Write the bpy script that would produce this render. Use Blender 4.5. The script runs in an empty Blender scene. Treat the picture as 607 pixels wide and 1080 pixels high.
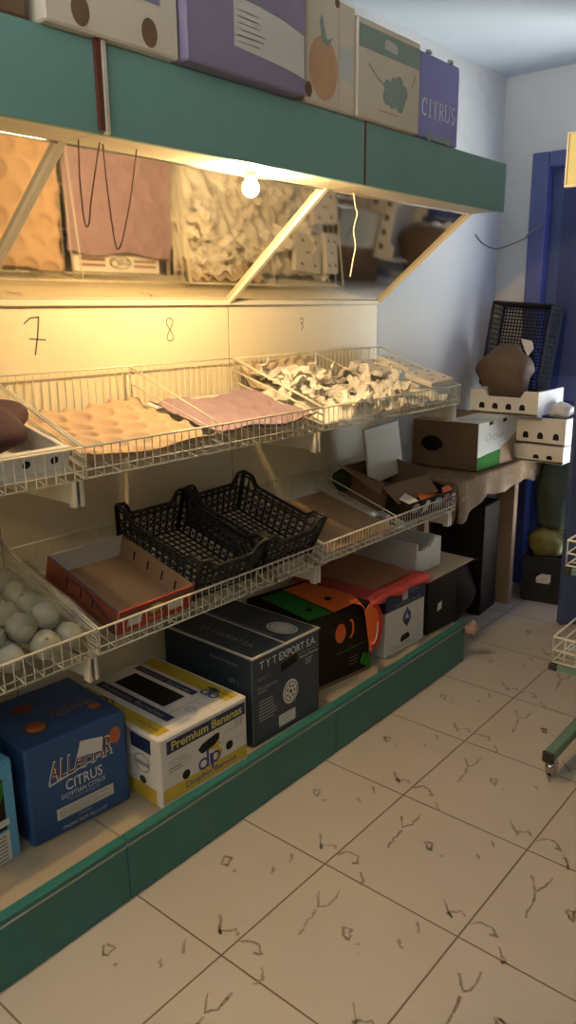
import bpy, math, random
from mathutils import Vector, Matrix
random.seed(7)
SC = bpy.context.scene
COL = SC.collection
R = math.radians
PI = math.pi

# ------------------------------------------------------------------ materials
def mat(name, col, rough=.6, metal=0., var=.08, scale=9., bump=0., bscale=60., spec=.4, emit=None, estr=0.,
        trans=0., alpha=1., blot=None, blot_scale=3., blot_at=.6, sss=0.):
    m = bpy.data.materials.new(name); m.use_nodes = True
    nt = m.node_tree; N = nt.nodes; L = nt.links
    b = N['Principled BSDF']
    tc = N.new('ShaderNodeTexCoord')
    n1 = N.new('ShaderNodeTexNoise'); n1.inputs['Scale'].default_value = scale; n1.inputs['Detail'].default_value = 5
    L.new(tc.outputs['Object'], n1.inputs['Vector'])
    mix = N.new('ShaderNodeMix'); mix.data_type = 'RGBA'
    c = Vector(col[:3])
    mix.inputs[6].default_value = (*[max(0, x*(1-var*1.6)) for x in c], 1)
    mix.inputs[7].default_value = (*[min(1, x*(1+var)) for x in c], 1)
    L.new(n1.outputs['Fac'], mix.inputs[0])
    out = mix.outputs[2]
    if blot:
        n2 = N.new('ShaderNodeTexNoise'); n2.inputs['Scale'].default_value = blot_scale; n2.inputs['Detail'].default_value = 8
        n2.inputs['Roughness'].default_value = .7
        L.new(tc.outputs['Object'], n2.inputs['Vector'])
        rp = N.new('ShaderNodeMapRange'); rp.inputs[1].default_value = blot_at; rp.inputs[2].default_value = blot_at+.12
        L.new(n2.outputs['Fac'], rp.inputs[0])
        m2 = N.new('ShaderNodeMix'); m2.data_type = 'RGBA'
        L.new(rp.outputs[0], m2.inputs[0]); L.new(out, m2.inputs[6]); m2.inputs[7].default_value = (*blot, 1)
        out = m2.outputs[2]
    L.new(out, b.inputs['Base Color'])
    b.inputs['Roughness'].default_value = rough; b.inputs['Metallic'].default_value = metal
    b.inputs['Specular IOR Level'].default_value = spec
    if trans: b.inputs['Transmission Weight'].default_value = trans
    if alpha < 1: b.inputs['Alpha'].default_value = alpha
    if sss: b.inputs['Subsurface Weight'].default_value = sss; b.inputs['Subsurface Radius'].default_value = (.01,.01,.01)
    if emit:
        b.inputs['Emission Color'].default_value = (*emit, 1); b.inputs['Emission Strength'].default_value = estr
    if bump:
        n3 = N.new('ShaderNodeTexNoise'); n3.inputs['Scale'].default_value = bscale; n3.inputs['Detail'].default_value = 3
        L.new(tc.outputs['Object'], n3.inputs['Vector'])
        bp = N.new('ShaderNodeBump'); bp.inputs['Strength'].default_value = bump; bp.inputs['Distance'].default_value = .003
        L.new(n3.outputs['Fac'], bp.inputs['Height']); L.new(bp.outputs[0], b.inputs['Normal'])
    return m

def floor_mat():
    m = bpy.data.materials.new('floor_tiles'); m.use_nodes = True
    nt = m.node_tree; N = nt.nodes; L = nt.links; b = N['Principled BSDF']
    tc = N.new('ShaderNodeTexCoord'); sp = N.new('ShaderNodeSeparateXYZ'); L.new(tc.outputs['Object'], sp.inputs[0])
    def M(op, a, bb=None, c=None):
        n = N.new('ShaderNodeMath'); n.operation = op
        for i, v in enumerate((a, bb, c)):
            if v is None: continue
            if isinstance(v, (int, float)): n.inputs[i].default_value = v
            else: L.new(v, n.inputs[i])
        return n.outputs[0]
    fx = M('SUBTRACT', sp.outputs[0], .305 - 20*.4); fy = M('SUBTRACT', sp.outputs[1], -20*.4)
    dx = M('ABSOLUTE', M('SUBTRACT', M('PINGPONG', fx, .4), 0.)); 
    # distance from nearest grid line for period .4
    gx = M('PINGPONG', fx, .2); gy = M('PINGPONG', fy, .2)
    d = M('MINIMUM', gx, gy)
    mr = N.new('ShaderNodeMapRange'); mr.inputs[1].default_value = .0012; mr.inputs[2].default_value = .003
    L.new(d, mr.inputs[0])
    n1 = N.new('ShaderNodeTexNoise'); n1.inputs['Scale'].default_value = 2.2; n1.inputs['Detail'].default_value = 6
    L.new(tc.outputs['Object'], n1.inputs['Vector'])
    mx = N.new('ShaderNodeMix'); mx.data_type = 'RGBA'
    mx.inputs[6].default_value = (.43, .375, .315, 1); mx.inputs[7].default_value = (.52, .46, .39, 1)
    L.new(n1.outputs['Fac'], mx.inputs[0])
    # worn dirt
    n2 = N.new('ShaderNodeTexNoise'); n2.inputs['Scale'].default_value = 30; n2.inputs['Detail'].default_value = 8
    L.new(tc.outputs['Object'], n2.inputs['Vector'])
    r2 = N.new('ShaderNodeMapRange'); r2.inputs[1].default_value = .68; r2.inputs[2].default_value = .78
    L.new(n2.outputs['Fac'], r2.inputs[0])
    m3 = N.new('ShaderNodeMix'); m3.data_type = 'RGBA'; m3.inputs[7].default_value = (.36, .30, .25, 1)
    L.new(M('MULTIPLY', r2.outputs[0], .6), m3.inputs[0]); L.new(mx.outputs[2], m3.inputs[6])
    m4 = N.new('ShaderNodeMix'); m4.data_type = 'RGBA'; m4.inputs[6].default_value = (.15, .10, .07, 1)
    L.new(mr.outputs[0], m4.inputs[0]); L.new(m3.outputs[2], m4.inputs[7])
    L.new(m4.outputs[2], b.inputs['Base Color'])
    rr = N.new('ShaderNodeMapRange'); rr.inputs[3].default_value = .32; rr.inputs[4].default_value = .5
    L.new(n1.outputs['Fac'], rr.inputs[0]); L.new(rr.outputs[0], b.inputs['Roughness'])
    bp = N.new('ShaderNodeBump'); bp.inputs['Distance'].default_value = .002; bp.inputs['Strength'].default_value = .5
    L.new(mr.outputs[0], bp.inputs['Height']); L.new(bp.outputs[0], b.inputs['Normal'])
    return m

M = {}
def mm(k, *a, **kw): M[k] = mat(k, *a, **kw)
M['floor'] = floor_mat()
mm('floor_mark', (.345,.275,.215), .5, var=.3, scale=60)
mm('wall', (.60,.60,.585), .75, var=.05, scale=2.5, bump=.25, bscale=14, blot=(.52,.53,.52), blot_scale=2.2, blot_at=.58)
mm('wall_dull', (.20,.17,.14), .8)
mm('ceiling', (.60,.65,.69), .85, var=.05, scale=1.6, bump=.2, bscale=10, blot=(.52,.56,.6), blot_scale=1.3, blot_at=.56)
mm('teal', (.032,.165,.145), .38, var=.12, scale=4, bump=.08, bscale=30, blot=(.04,.17,.13), blot_scale=9, blot_at=.62)
mm('teal_canopy', (.21,.41,.36), .45, var=.1, scale=4)  # paler than the fascia paint: veiling haze from the bulb put into the colour
mm('trim_pale', (.46,.46,.36), .5)
mm('plinth_top', (.40,.32,.22), .6, var=.2, scale=5, blot=(.20,.12,.08), blot_scale=8, blot_at=.61)
mm('panel', (.74,.66,.46), .42, var=.05, scale=3, blot=(.66,.56,.36), blot_scale=3, blot_at=.62)
mm('cream_metal', (.66,.61,.47), .42, var=.08)
mm('wire', (.72,.68,.55), .38, var=.15, scale=30, metal=.1)
mm('wire_white', (.62,.63,.58), .4, var=.1, scale=30)
mm('mirror', (.72,.68,.60), .06, metal=1., var=.04, scale=3, blot=(.62,.57,.48), blot_scale=5, blot_at=.6)
mm('alu', (.62,.60,.55), .3, metal=.8)
mm('ink', (.06,.05,.05), .6)
mm('kraft', (.37,.235,.13), .8, var=.1, scale=12, bump=.15, bscale=120)
mm('kraft_dark', (.21,.125,.07), .85, var=.14, scale=12)
mm('kraft_pale', (.50,.40,.27), .8, var=.1)
mm('tray_tan', (.47,.33,.215), .85, var=.1, scale=14, bump=.3, bscale=160)
mm('tray_purple', (.27,.19,.225), .85, var=.1, scale=14, bump=.3, bscale=160)
mm('foam', (.68,.64,.57), .7, var=.06, scale=18, bump=.2, bscale=90)
mm('tissue', (.80,.77,.68), .75, var=.1, scale=30, bump=.3, bscale=120)
mm('white_card', (.66,.63,.57), .65, var=.05)
mm('off_white', (.60,.58,.50), .65, var=.08)
mm('blue_box', (.022,.075,.20), .42, var=.1, scale=7)
mm('blue_light', (.11,.36,.56), .45, var=.08)
mm('navy', (.014,.022,.085), .45, var=.12)
mm('tyt', (.032,.046,.062), .45, var=.15, scale=6)
mm('print_white', (.62,.62,.58), .6, var=.05)
mm('print_bright', (.88,.88,.86), .6, var=.03)
mm('print_grey', (.30,.31,.30), .6, var=.05)
mm('print_orange', (.50,.13,.035), .55, var=.25, scale=60)
mm('yellow', (.55,.39,.035), .5, var=.06)
mm('print_yellow', (.62,.55,.12), .5, var=.06)
mm('logo_blue', (.035,.05,.24), .5)
mm('green_print', (.03,.17,.02), .85, spec=.1, var=.15)
mm('orange', (.72,.13,.02), .5, var=.1, scale=9)
mm('red', (.45,.025,.015), .45, var=.1)
mm('red_box', (.33,.035,.02), .5, var=.12)
mm('brown_print', (.16,.045,.025), .55, var=.15)
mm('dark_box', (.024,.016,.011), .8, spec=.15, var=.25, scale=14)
mm('black_plastic', (.014,.013,.012), .45, var=.1, spec=.35)
mm('hole', (.006,.005,.005), .9)
mm('purple_cloth', (.045,.015,.022), .8, var=.2, scale=20, bump=.4, bscale=80)
mm('red_kraft', (.34,.15,.07), .7, var=.15, scale=9)
mm('red_lid', (.42,.05,.04), .55, var=.12, scale=6, bump=.2, bscale=20)
mm('canopy_violet', (.29,.24,.36), .5, var=.1)  # canopy carton colours from here to sage, lightened to stand for lens haze
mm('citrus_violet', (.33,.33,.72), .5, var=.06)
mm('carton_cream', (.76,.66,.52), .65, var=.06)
mm('peach', (.66,.40,.22), .6, var=.12, scale=18)
mm('sage', (.30,.38,.33), .6)
mm('cloth', (.21,.125,.06), .9, var=.25, scale=5, bump=.4, bscale=60, blot=(.27,.20,.12), blot_scale=16, blot_at=.52)
mm('wood', (.22,.125,.065), .7, var=.2, scale=6)
mm('blue_paint', (.06,.085,.20), .42, var=.08, scale=3)
mm('blue_frame', (.09,.105,.26), .42, var=.08, scale=3)
mm('blue_dark', (.03,.042,.12), .5, var=.08, scale=3)
mm('sack_green', (.05,.06,.04), .9, spec=.1, var=.2, scale=8, bump=.3, bscale=30)
mm('bag_yellow', (.17,.15,.035), .55, var=.35, scale=16, bump=.5, bscale=30)
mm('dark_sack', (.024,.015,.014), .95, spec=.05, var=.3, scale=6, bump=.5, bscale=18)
mm('foot_green', (.13,.23,.17), .42, var=.1)
mm('rubber', (.03,.025,.02), .7)
mm('steel', (.55,.53,.5), .2, metal=1.)
mm('produce_pale', (.36,.36,.28), .55, var=.12, scale=20, sss=.1)
mm('packet_brown', (.33,.20,.13), .6, var=.3, scale=30)
mm('packet_green', (.09,.16,.05), .5, var=.3, scale=30)
mm('cable', (.22,.20,.17), .6)
mm('cord_dark', (.16,.08,.04), .7)
mm('cord_white', (.75,.70,.55), .7)
mm('sign_yellow', (.62,.55,.27), .5)
mm('bulb_glass', (1,.9,.7), .3, emit=(1.,.67,.31), estr=1850.)
mm('film', (.30,.30,.24), .25, alpha=.42, bump=.5, bscale=25)
mm('bag_brown', (.12,.075,.045), .6, var=.25, scale=10, bump=.4, bscale=40)
mm('pink_bag', (.36,.25,.22), .7, var=.3, scale=40, bump=.4, bscale=60)

# ------------------------------------------------------------------ mesh builder
class MB:
    def __init__(s): s.v = []; s.f = []; s.m = []; s.sm = []; s.mats = []
    def mi(s, k):
        if k not in s.mats: s.mats.append(k)
        return s.mats.index(k)
    def add(s, vs, fs, k, smooth=False):
        o = len(s.v); i = s.mi(k)
        s.v += [tuple(p) for p in vs]
        for f in fs: s.f.append([a+o for a in f]); s.m.append(i); s.sm.append(smooth)
    def box(s, a, b, k, bev=0.):
        x0,y0,z0 = a; x1,y1,z1 = b
        if not bev:
            vs = [(x,y,z) for z in (z0,z1) for y in (y0,y1) for x in (x0,x1)]
            s.add(vs, [(0,2,3,1),(4,5,7,6),(0,1,5,4),(2,6,7,3),(0,4,6,2),(1,3,7,5)], k); return
        e = bev; c = []; idx = {}
        for i,(x,sx) in enumerate(((x0,1),(x1,-1))):
            for j,(y,sy) in enumerate(((y0,1),(y1,-1))):
                for l,(z,sz) in enumerate(((z0,1),(z1,-1))):
                    idx[i,j,l] = len(c)
                    c += [(x, y+sy*e, z+sz*e), (x+sx*e, y, z+sz*e), (x+sx*e, y+sy*e, z)]
        fs = []
        for i in (0,1):
            q = [idx[i,0,0],idx[i,1,0],idx[i,1,1],idx[i,0,1]]; fs.append(q if i else q[::-1])
            q = [idx[0,i,0]+1,idx[1,i,0]+1,idx[1,i,1]+1,idx[0,i,1]+1]; fs.append(q if not i else q[::-1])
            q = [idx[0,0,i]+2,idx[1,0,i]+2,idx[1,1,i]+2,idx[0,1,i]+2]; fs.append(q if i else q[::-1])
        for j in (0,1):
            for l in (0,1):
                a_, b_ = idx[0,j,l], idx[1,j,l]; fs.append([a_+1,b_+1,b_+2,a_+2])
                a_, b_ = idx[j,0,l], idx[j,1,l]; fs.append([a_,b_,b_+2,a_+2])
                a_, b_ = idx[j,l,0], idx[j,l,1]; fs.append([a_,b_,b_+1,a_+1])
        for t in idx.values(): fs.append([t,t+1,t+2])
        s.add(c, fs, k)
    def tube(s, pts, r, k, n=6, cap=True):
        pts = [Vector(p) for p in pts]; rings = []
        for i, p in enumerate(pts):
            d = (pts[min(i+1,len(pts)-1)] - pts[max(i-1,0)]).normalized()
            up = Vector((0,0,1)) if abs(d.z) < .9 else Vector((1,0,0))
            a = d.cross(up).normalized(); b = d.cross(a)
            rr = r[i] if isinstance(r, (list,tuple)) else r
            rings.append([p + rr*(math.cos(2*PI*j/n)*a + math.sin(2*PI*j/n)*b) for j in range(n)])
        vs = [q for ring in rings for q in ring]; fs = []
        for i in range(len(pts)-1):
            for j in range(n):
                fs.append((i*n+j, i*n+(j+1)%n, (i+1)*n+(j+1)%n, (i+1)*n+j))
        if cap: fs += [tuple(range(n))[::-1], tuple((len(pts)-1)*n+j for j in range(n))]
        s.add(vs, fs, k, n > 4)
    def grid(s, fn, nu, nv, k, smooth=True, kf=None):
        vs = [fn(i/nu, j/nv) for j in range(nv+1) for i in range(nu+1)]
        fs = [(j*(nu+1)+i, j*(nu+1)+i+1, (j+1)*(nu+1)+i+1, (j+1)*(nu+1)+i) for j in range(nv) for i in range(nu)]
        s.add(vs, fs, k, smooth)
    def sphere(s, c, r, k, nu=14, nv=9, fn=None, sc=(1,1,1)):
        vs = []; 
        for j in range(nv+1):
            t = PI*j/nv
            for i in range(nu):
                p = 2*PI*i/nu
                d = Vector((math.sin(t)*math.cos(p)*sc[0], math.sin(t)*math.sin(p)*sc[1], math.cos(t)*sc[2]))
                q = r*(fn(d) if fn else 1)
                vs.append(Vector(c) + d*q)
        fs = [(j*nu+i, (j+1)*nu+i, (j+1)*nu+(i+1)%nu, j*nu+(i+1)%nu) for j in range(nv) for i in range(nu)]
        s.add(vs, fs, k, True)
    # flat print on a face: F = (origin, u, v)
    def pr(s, F, pts, k, lift=.0007):
        o, u, v = [Vector(q) for q in F]; n = u.cross(v)
        s.add([o + u*a + v*b + n*lift for a, b in pts], [tuple(range(len(pts)))], k)
    def prect(s, F, a0, b0, a1, b1, k, lift=.0007): s.pr(F, [(a0,b0),(a1,b0),(a1,b1),(a0,b1)], k, lift)
    def pell(s, F, a, b, ra, rb, k, lift=.0009, n=20, t0=0, t1=2*PI):
        s.pr(F, [(a+ra*math.cos(t0+(t1-t0)*i/n), b+rb*math.sin(t0+(t1-t0)*i/n)) for i in range(n)], k, lift)
    def pring(s, F, a, b, ra, rb, w, k, lift=.0009, n=24, t0=0, t1=2*PI):
        o, u, v = [Vector(q) for q in F]; nn = u.cross(v); vs = []
        for i in range(n+1):
            t = t0+(t1-t0)*i/n
            for q in (0, w): vs.append(o + u*(a+(ra-q)*math.cos(t)) + v*(b+(rb-q)*math.sin(t)) + nn*lift)
        s.add(vs, [(2*i,2*i+2,2*i+3,2*i+1) for i in range(n)], k)
    def pline(s, F, pts, w, k, lift=.0009):
        for (a,b),(c,d) in zip(pts, pts[1:]):
            l = math.hypot(c-a, d-b) or 1; px, py = -(d-b)/l*w/2, (c-a)/l*w/2
            ex, ey = (c-a)/l*w*.3, (d-b)/l*w*.3
            s.pr(F, [(a-ex+px,b-ey+py),(a-ex-px,b-ey-py),(c+ex-px,d+ey-py),(c+ex+px,d+ey+py)], k, lift)
    def ptext(s, F, txt, a, b, w, h, k, lift=.0012, bold=0., shear=0., rot=0.):
        """text fitted in the w x h rectangle whose lower left corner is (a, b)"""
        vs, fs = text_mesh(txt, bold)
        if not vs: return
        xs = [p[0] for p in vs]; ys = [p[1] for p in vs]
        x0, x1, y0, y1 = min(xs), max(xs), min(ys), max(ys)
        o, u, v = [Vector(q) for q in F]; n = u.cross(v); out = []
        for x, y in vs:
            p = (x-x0)/(x1-x0)*w; q = (y-y0)/(y1-y0)*h; p += shear*q
            if rot: p, q = p*math.cos(rot)-q*math.sin(rot), p*math.sin(rot)+q*math.cos(rot)
            out.append(o + u*(a+p) + v*(b+q) + n*lift)
        s.add(out, fs, k)
    def build(s, name, parent=None, loc=None, rot=None, solid=0., bevel=0.):
        me = bpy.data.meshes.new(name); me.from_pydata(s.v, [], s.f)
        for k in s.mats: me.materials.append(M[k])
        me.polygons.foreach_set('material_index', s.m); me.polygons.foreach_set('use_smooth', s.sm)
        me.validate(); me.update()
        o = bpy.data.objects.new(name, me); COL.objects.link(o)
        if parent: o.parent = parent
        if loc: o.location = loc
        if rot: o.rotation_euler = rot
        if solid:
            md = o.modifiers.new('solid', 'SOLIDIFY'); md.thickness = solid; md.offset = 0
        if bevel:
            md = o.modifiers.new('bevel', 'BEVEL'); md.width = bevel; md.segments = 2; md.limit_method = 'ANGLE'
        return o

_tc = {}
def text_mesh(txt, bold):
    key = (txt, bold)
    if key not in _tc:
        c = bpy.data.curves.new('t', 'FONT'); c.body = txt; c.size = 1; c.offset = bold; c.resolution_u = 3
        o = bpy.data.objects.new('t', c)
        me = bpy.data.meshes.new_from_object(o)
        _tc[key] = ([(v.co.x, v.co.y) for v in me.vertices], [tuple(p.vertices) for p in me.polygons])
        bpy.data.meshes.remove(me); bpy.data.objects.remove(o); bpy.data.curves.remove(c)
    return _tc[key]

def tag(o, label, cat, group=None, kind=None):
    o['label'] = label; o['category'] = cat
    if group: o['group'] = group
    if kind: o['kind'] = kind
    return o
def thing(name, label, cat, loc=(0,0,0), rot=(0,0,0), group=None):
    o = bpy.data.objects.new(name, None); o.empty_display_size = .05
    COL.objects.link(o); o.location = loc; o.rotation_euler = rot
    return tag(o, label, cat, group)
def struct(name, mb, label=None):
    o = mb.build(name); o['kind'] = 'structure'
    if label: o['label'] = label
    return o
def dup(root, loc=None, rot=None, label=None, scale=None):
    r = root.copy(); COL.objects.link(r)
    if loc is not None: r.location = loc
    if rot is not None: r.rotation_euler = rot
    if scale is not None: r.scale = scale
    if label: r['label'] = label
    for ch in root.children:
        c = ch.copy(); COL.objects.link(c); c.parent = r
        for g in ch.children:
            d = g.copy(); COL.objects.link(d); d.parent = c
    return r
def wob(p, a, f, sd=0.):
    x, y, z = p
    return a*(math.sin(x*f+1.3+sd)*math.cos(y*f*1.17+sd*2.1) + .6*math.sin(z*f*1.9+y*f*.7+sd*.7) + .4*math.sin(x*f*2.3-z*f*1.4+sd))

# ------------------------------------------------------------------ room
XL, YB, XR, YF, ZC = -.47, 2.86, 3.1, -2.6, 2.537
MOT = [[(.051,.306),(.083,.265),(.098,.288),(.095,.341)],[(.084,.254),(.092,.21),(.099,.165)],
 [(.168,.248),(.189,.255),(.199,.227),(.185,.225),(.168,.248)],[(.312,.088),(.355,.044),(.343,.055),(.371,.077),(.388,.064)],
 [(.004,.053),(.02,.076),(.047,.078),(.07,.058),(.054,.054)],[(.093,.034),(.118,.008),(.118,-.006)],[(.304,-.025),(.325,-.051)],[(.225,.223),(.229,.226)],
 [(.30,.30),(.315,.285)]]
fl = MB()
fl.add([(XL-.1,YF,0),(XR,YF,0),(XR,YB+.1,0),(XL-.1,YB+.1,0)], [(0,1,2,3)], 'floor')
FF = ((0,0,0),(1,0,0),(0,1,0))
for j in range(-1, 5):
    for i in range(-3, 8):
        for st in MOT:
            ox, oy = .305+.4*j, .4*i
            pts = [(ox+a+random.uniform(-.004,.004), oy+b+random.uniform(-.004,.004)) for a, b in st]
            if min(p[0] for p in pts) < .004: continue
            out = [pts[0]]
            for p, q in zip(pts, pts[1:]):
                for t in (.33,.66,1.): out.append((p[0]+(q[0]-p[0])*t+random.uniform(-.003,.003), p[1]+(q[1]-p[1])*t+random.uniform(-.003,.003)))
            for p, q in zip(out, out[1:]):
                fl.pline(FF, [p,q], random.uniform(.0035,.009), 'floor_mark', .0004)
struct('floor', fl)
w = MB(); w.box((XL-.1,YF,0),(XL,YB+.1,ZC), 'wall'); struct('wall_left', w)
DX0, DX1, DZ = -.30, .72, 2.173
w = MB(); w.box((XL,YB,0),(DX0,YB+.12,ZC),'wall'); w.box((DX0,YB,DZ),(DX1,YB+.12,ZC),'wall'); w.box((DX1,YB,0),(XR,YB+.12,ZC),'wall'); struct('wall_back', w)
w = MB(); w.box((XR,YF,0),(XR+.1,YB+.12,ZC),'wall_dull'); struct('wall_right', w)
w = MB(); w.box((XL-.1,YF-.1,0),(XR+.1,YF,1.75),'wall_dull'); w.box((XL-.1,YF-.1,2.47),(XR+.1,YF,ZC),'wall_dull')
for x0, x1 in ((XL-.1,XL+.25),(XR-.25,XR+.1)): w.box((x0,YF-.1,1.75),(x1,YF,2.47),'wall_dull')
struct('wall_front', w)
w = MB()
for x in (XL+.25,.9,1.75,XR-.29): w.box((x,YF-.07,1.75),(x+.04,YF-.03,2.47),'cream_metal')
for z in (1.75,2.43): w.box((XL+.29,YF-.07,z),(XR-.29,YF-.03,z+.04),'cream_metal')
struct('window_1', w)
w = MB(); w.box((XL-.1,YF,ZC),(XR+.1,YB+.12,ZC+.1),'ceiling'); struct('ceiling', w)
# door frame + closed leaf + open leaf
d = MB(); fw = .085
d.box((DX0,YB-.03,0),(DX0+fw,YB+.1,DZ),'blue_frame',.004); d.box((DX1-fw,YB-.03,0),(DX1,YB+.1,DZ),'blue_frame',.004)
d.box((DX0+fw,YB-.03,DZ-.07),(DX1-fw,YB+.1,DZ),'blue_frame',.004)
door = d.build('door_1'); door['kind'] = 'structure'
d = MB(); d.box((DX0+fw,YB+.03,.005),(.2,YB+.07,DZ-.07),'blue_paint',.003)
d.box((DX0+fw+.06,YB+.024,.25),(.13,YB+.03,1.0),'blue_dark'); d.box((DX0+fw+.06,YB+.024,1.12),(.13,YB+.03,2.0),'blue_dark')
d.build('door_leaf', door)
d = MB(); L_ = .60
d.box((-L_,0,.005),(0,.04,DZ-.075),'blue_paint',.004)
for z0, z1 in ((.2,.95),(1.1,1.95)): d.box((-L_+.09,-.006,z0),(-.08,0,z1),'blue_frame')
lf = d.build('door_leaf', door, (.605,YB-.05,0), (0,0,math.atan2(.40,.415)))

# ------------------------------------------------------------------ gondola shelving
YS = [-1.78, -.90, -.02, .86, 1.74]
XP = -.45
SH = thing('display_shelving', 'long green and cream shop shelving with tilted mirrors and green canopy along the wall', 'shelving', (0,0,0))
for i in range(1, 4):
    y0, y1 = YS[i], YS[i+1] + (.03 if i == 3 else 0)
    b = MB(); b.box((-.028,y0+.001,0),(0,y1-.001,.158),'teal',.002)
    b.box((-.024,y0+.001,.156),(.0015,y1-.001,.1625),'trim_pale',.001)
    b.box((-.026,y0+.001,.163),(.003,y1-.001,.180),'teal',.003)
    if i == 3: b.box((XP+.002,y1-.02,0),(-.028,y1-.001,.168),'teal')
    b.build('plinth_front', SH)
    b = MB(); b.box((XP,y0+.0015,.155),(-.026,y1-.0215 if i==3 else y1-.0015,.176),'plinth_top',.0015); b.build('plinth_deck', SH)
    if i < 3:
        b = MB(); b.box((XP-.015,y0+.0015,.176),(XP,YS[i+1]-.0015,1.475),'panel',.001)
    else:
        b = MB(); b.box((XP-.015,y0+.0015,.176),(XP,YS[i+1],1.475),'panel',.001)
    FP = ((XP,y0,0),(0,1,0),(0,0,1))
    FP = ((XP,0,0),(0,1,0),(0,0,1))
    if i == 2:   # pencilled numbers
        b.pline(FP, [(.105,1.432),(.125,1.446),(.150,1.448),(.142,1.40),(.130,1.352)], .0035, 'ink'); b.pline(FP, [(.118,1.393),(.165,1.389)], .0035, 'ink')
        a8 = [(.600+.016*math.sin(t), 1.404+.034*math.sin(2*t)*0+.032*math.cos(t)) for t in [0]]
        pts = []
        for q in range(25):
            t = 2*PI*q/24; pts.append((.602+.013*math.sin(2*t), 1.404+.034*math.cos(t)))
        b.pline(FP, pts, .0028, 'ink')
    if i == 3:
        b.pline(FP, [(1.232,1.422),(1.24,1.430),(1.252,1.425),(1.25,1.412),(1.238,1.412),(1.252,1.40),(1.24,1.386)], .0028, 'ink')
    b.build('back_panel', SH)
# uprights between the panels
for y in YS[1:]:
    b = MB(); b.box((XP-.018,y-.0014,.176),(XP-.001,y+.0014,1.475),'kraft_dark'); b.build('seam_strip', SH)
# ledge under the mirror
b = MB(); b.box((XP-.015,YS[1],1.475),(XP+.012,YS[4],1.492),'cream_metal',.002); b.build('mirror_ledge', SH)
MB0, MT = Vector((XP+.004,0,1.49)), Vector((-.055,0,1.797))
sl = (MT-MB0).normalized(); nn = Vector((sl.z,0,-sl.x))   # facing down/out
for i in range(1, 4):
    y0, y1 = YS[i]+.006, YS[i+1]-.006
    b = MB(); p0, p1 = MB0, MT
    vs = [(p0.x,y0,p0.z),(p0.x,y1,p0.z),(p1.x,y1,p1.z),(p1.x,y0,p1.z)]
    t = nn*-.006; vs += [(x+t.x,y,z+t.z) for x,y,z in vs]
    b.add(vs, [(0,1,2,3)], 'mirror'); b.add(vs, [(7,6,5,4),(0,4,5,1),(2,6,7,3),(1,5,6,2),(0,3,7,4)], 'kraft_dark')
    m_ = b.build('mirror', SH)
    e = MB(); e.tube([(p1.x+nn.x*.004,y0,p1.z+nn.z*.004),(p1.x+nn.x*.004,y1,p1.z+nn.z*.004)], .005, 'alu'); e.build('mirror_trim', SH)
for y in YS[1:]:        # slanted canopy brackets
    b = MB(); hw = .008 if y < 1.7 else .004
    o = nn*.013; q = nn*-.008
    P0, P1 = MB0, MT + sl*.01
    yy0, yy1 = (y-hw, y+hw) if y < 1.7 else (y-.005, y)
    vs = [(P0.x+o.x,yy0,P0.z+o.z),(P0.x+o.x,yy1,P0.z+o.z),(P1.x+o.x,yy1,P1.z+o.z),(P1.x+o.x,yy0,P1.z+o.z),
          (P0.x+q.x,yy0,P0.z+q.z),(P0.x+q.x,yy1,P0.z+q.z),(P1.x+q.x,yy1,P1.z+q.z),(P1.x+q.x,yy0,P1.z+q.z)]
    b.add(vs, [(0,1,2,3),(7,6,5,4),(0,4,5,1),(2,6,7,3),(1,5,6,2),(0,3,7,4)], 'cream_metal'); b.build('canopy_bracket', SH, bevel=.001)
XF = .085
for i in range(1, 4):
    y0, y1 = YS[i]+.001, YS[i+1]-.001
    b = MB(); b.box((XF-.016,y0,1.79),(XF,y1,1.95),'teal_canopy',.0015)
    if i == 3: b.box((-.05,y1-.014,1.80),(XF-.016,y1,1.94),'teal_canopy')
    b.build('canopy_fascia', SH)
    b = MB(); b.box((-.05,y0,1.793),(XF-.017,y1,1.803),'cream_metal',.001); b.build('canopy_soffit', SH)
    b = MB(); b.box((XP,y0,1.938),(XF-.017,y1,1.95),'cream_metal',.001); b.build('canopy_roof', SH)
for y in (YS[2],):
    b = MB(); b.box((XF,y-.010,1.795),(XF+.009,y+.004,1.953),'brown_print'); b.box((XF,y+.002,1.79),(XF+.012,y+.012,1.958),'cream_metal',.001)
    b.box((XF-.002,y-.014,1.951),(XF+.014,y+.016,1.958),'cream_metal'); b.build('joint_cover', SH)
b = MB(); b.box((XF,YS[3]-.003,1.79),(XF+.002,YS[3]+.003,1.95),'brown_print'); b.build('joint_cover', SH)

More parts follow.
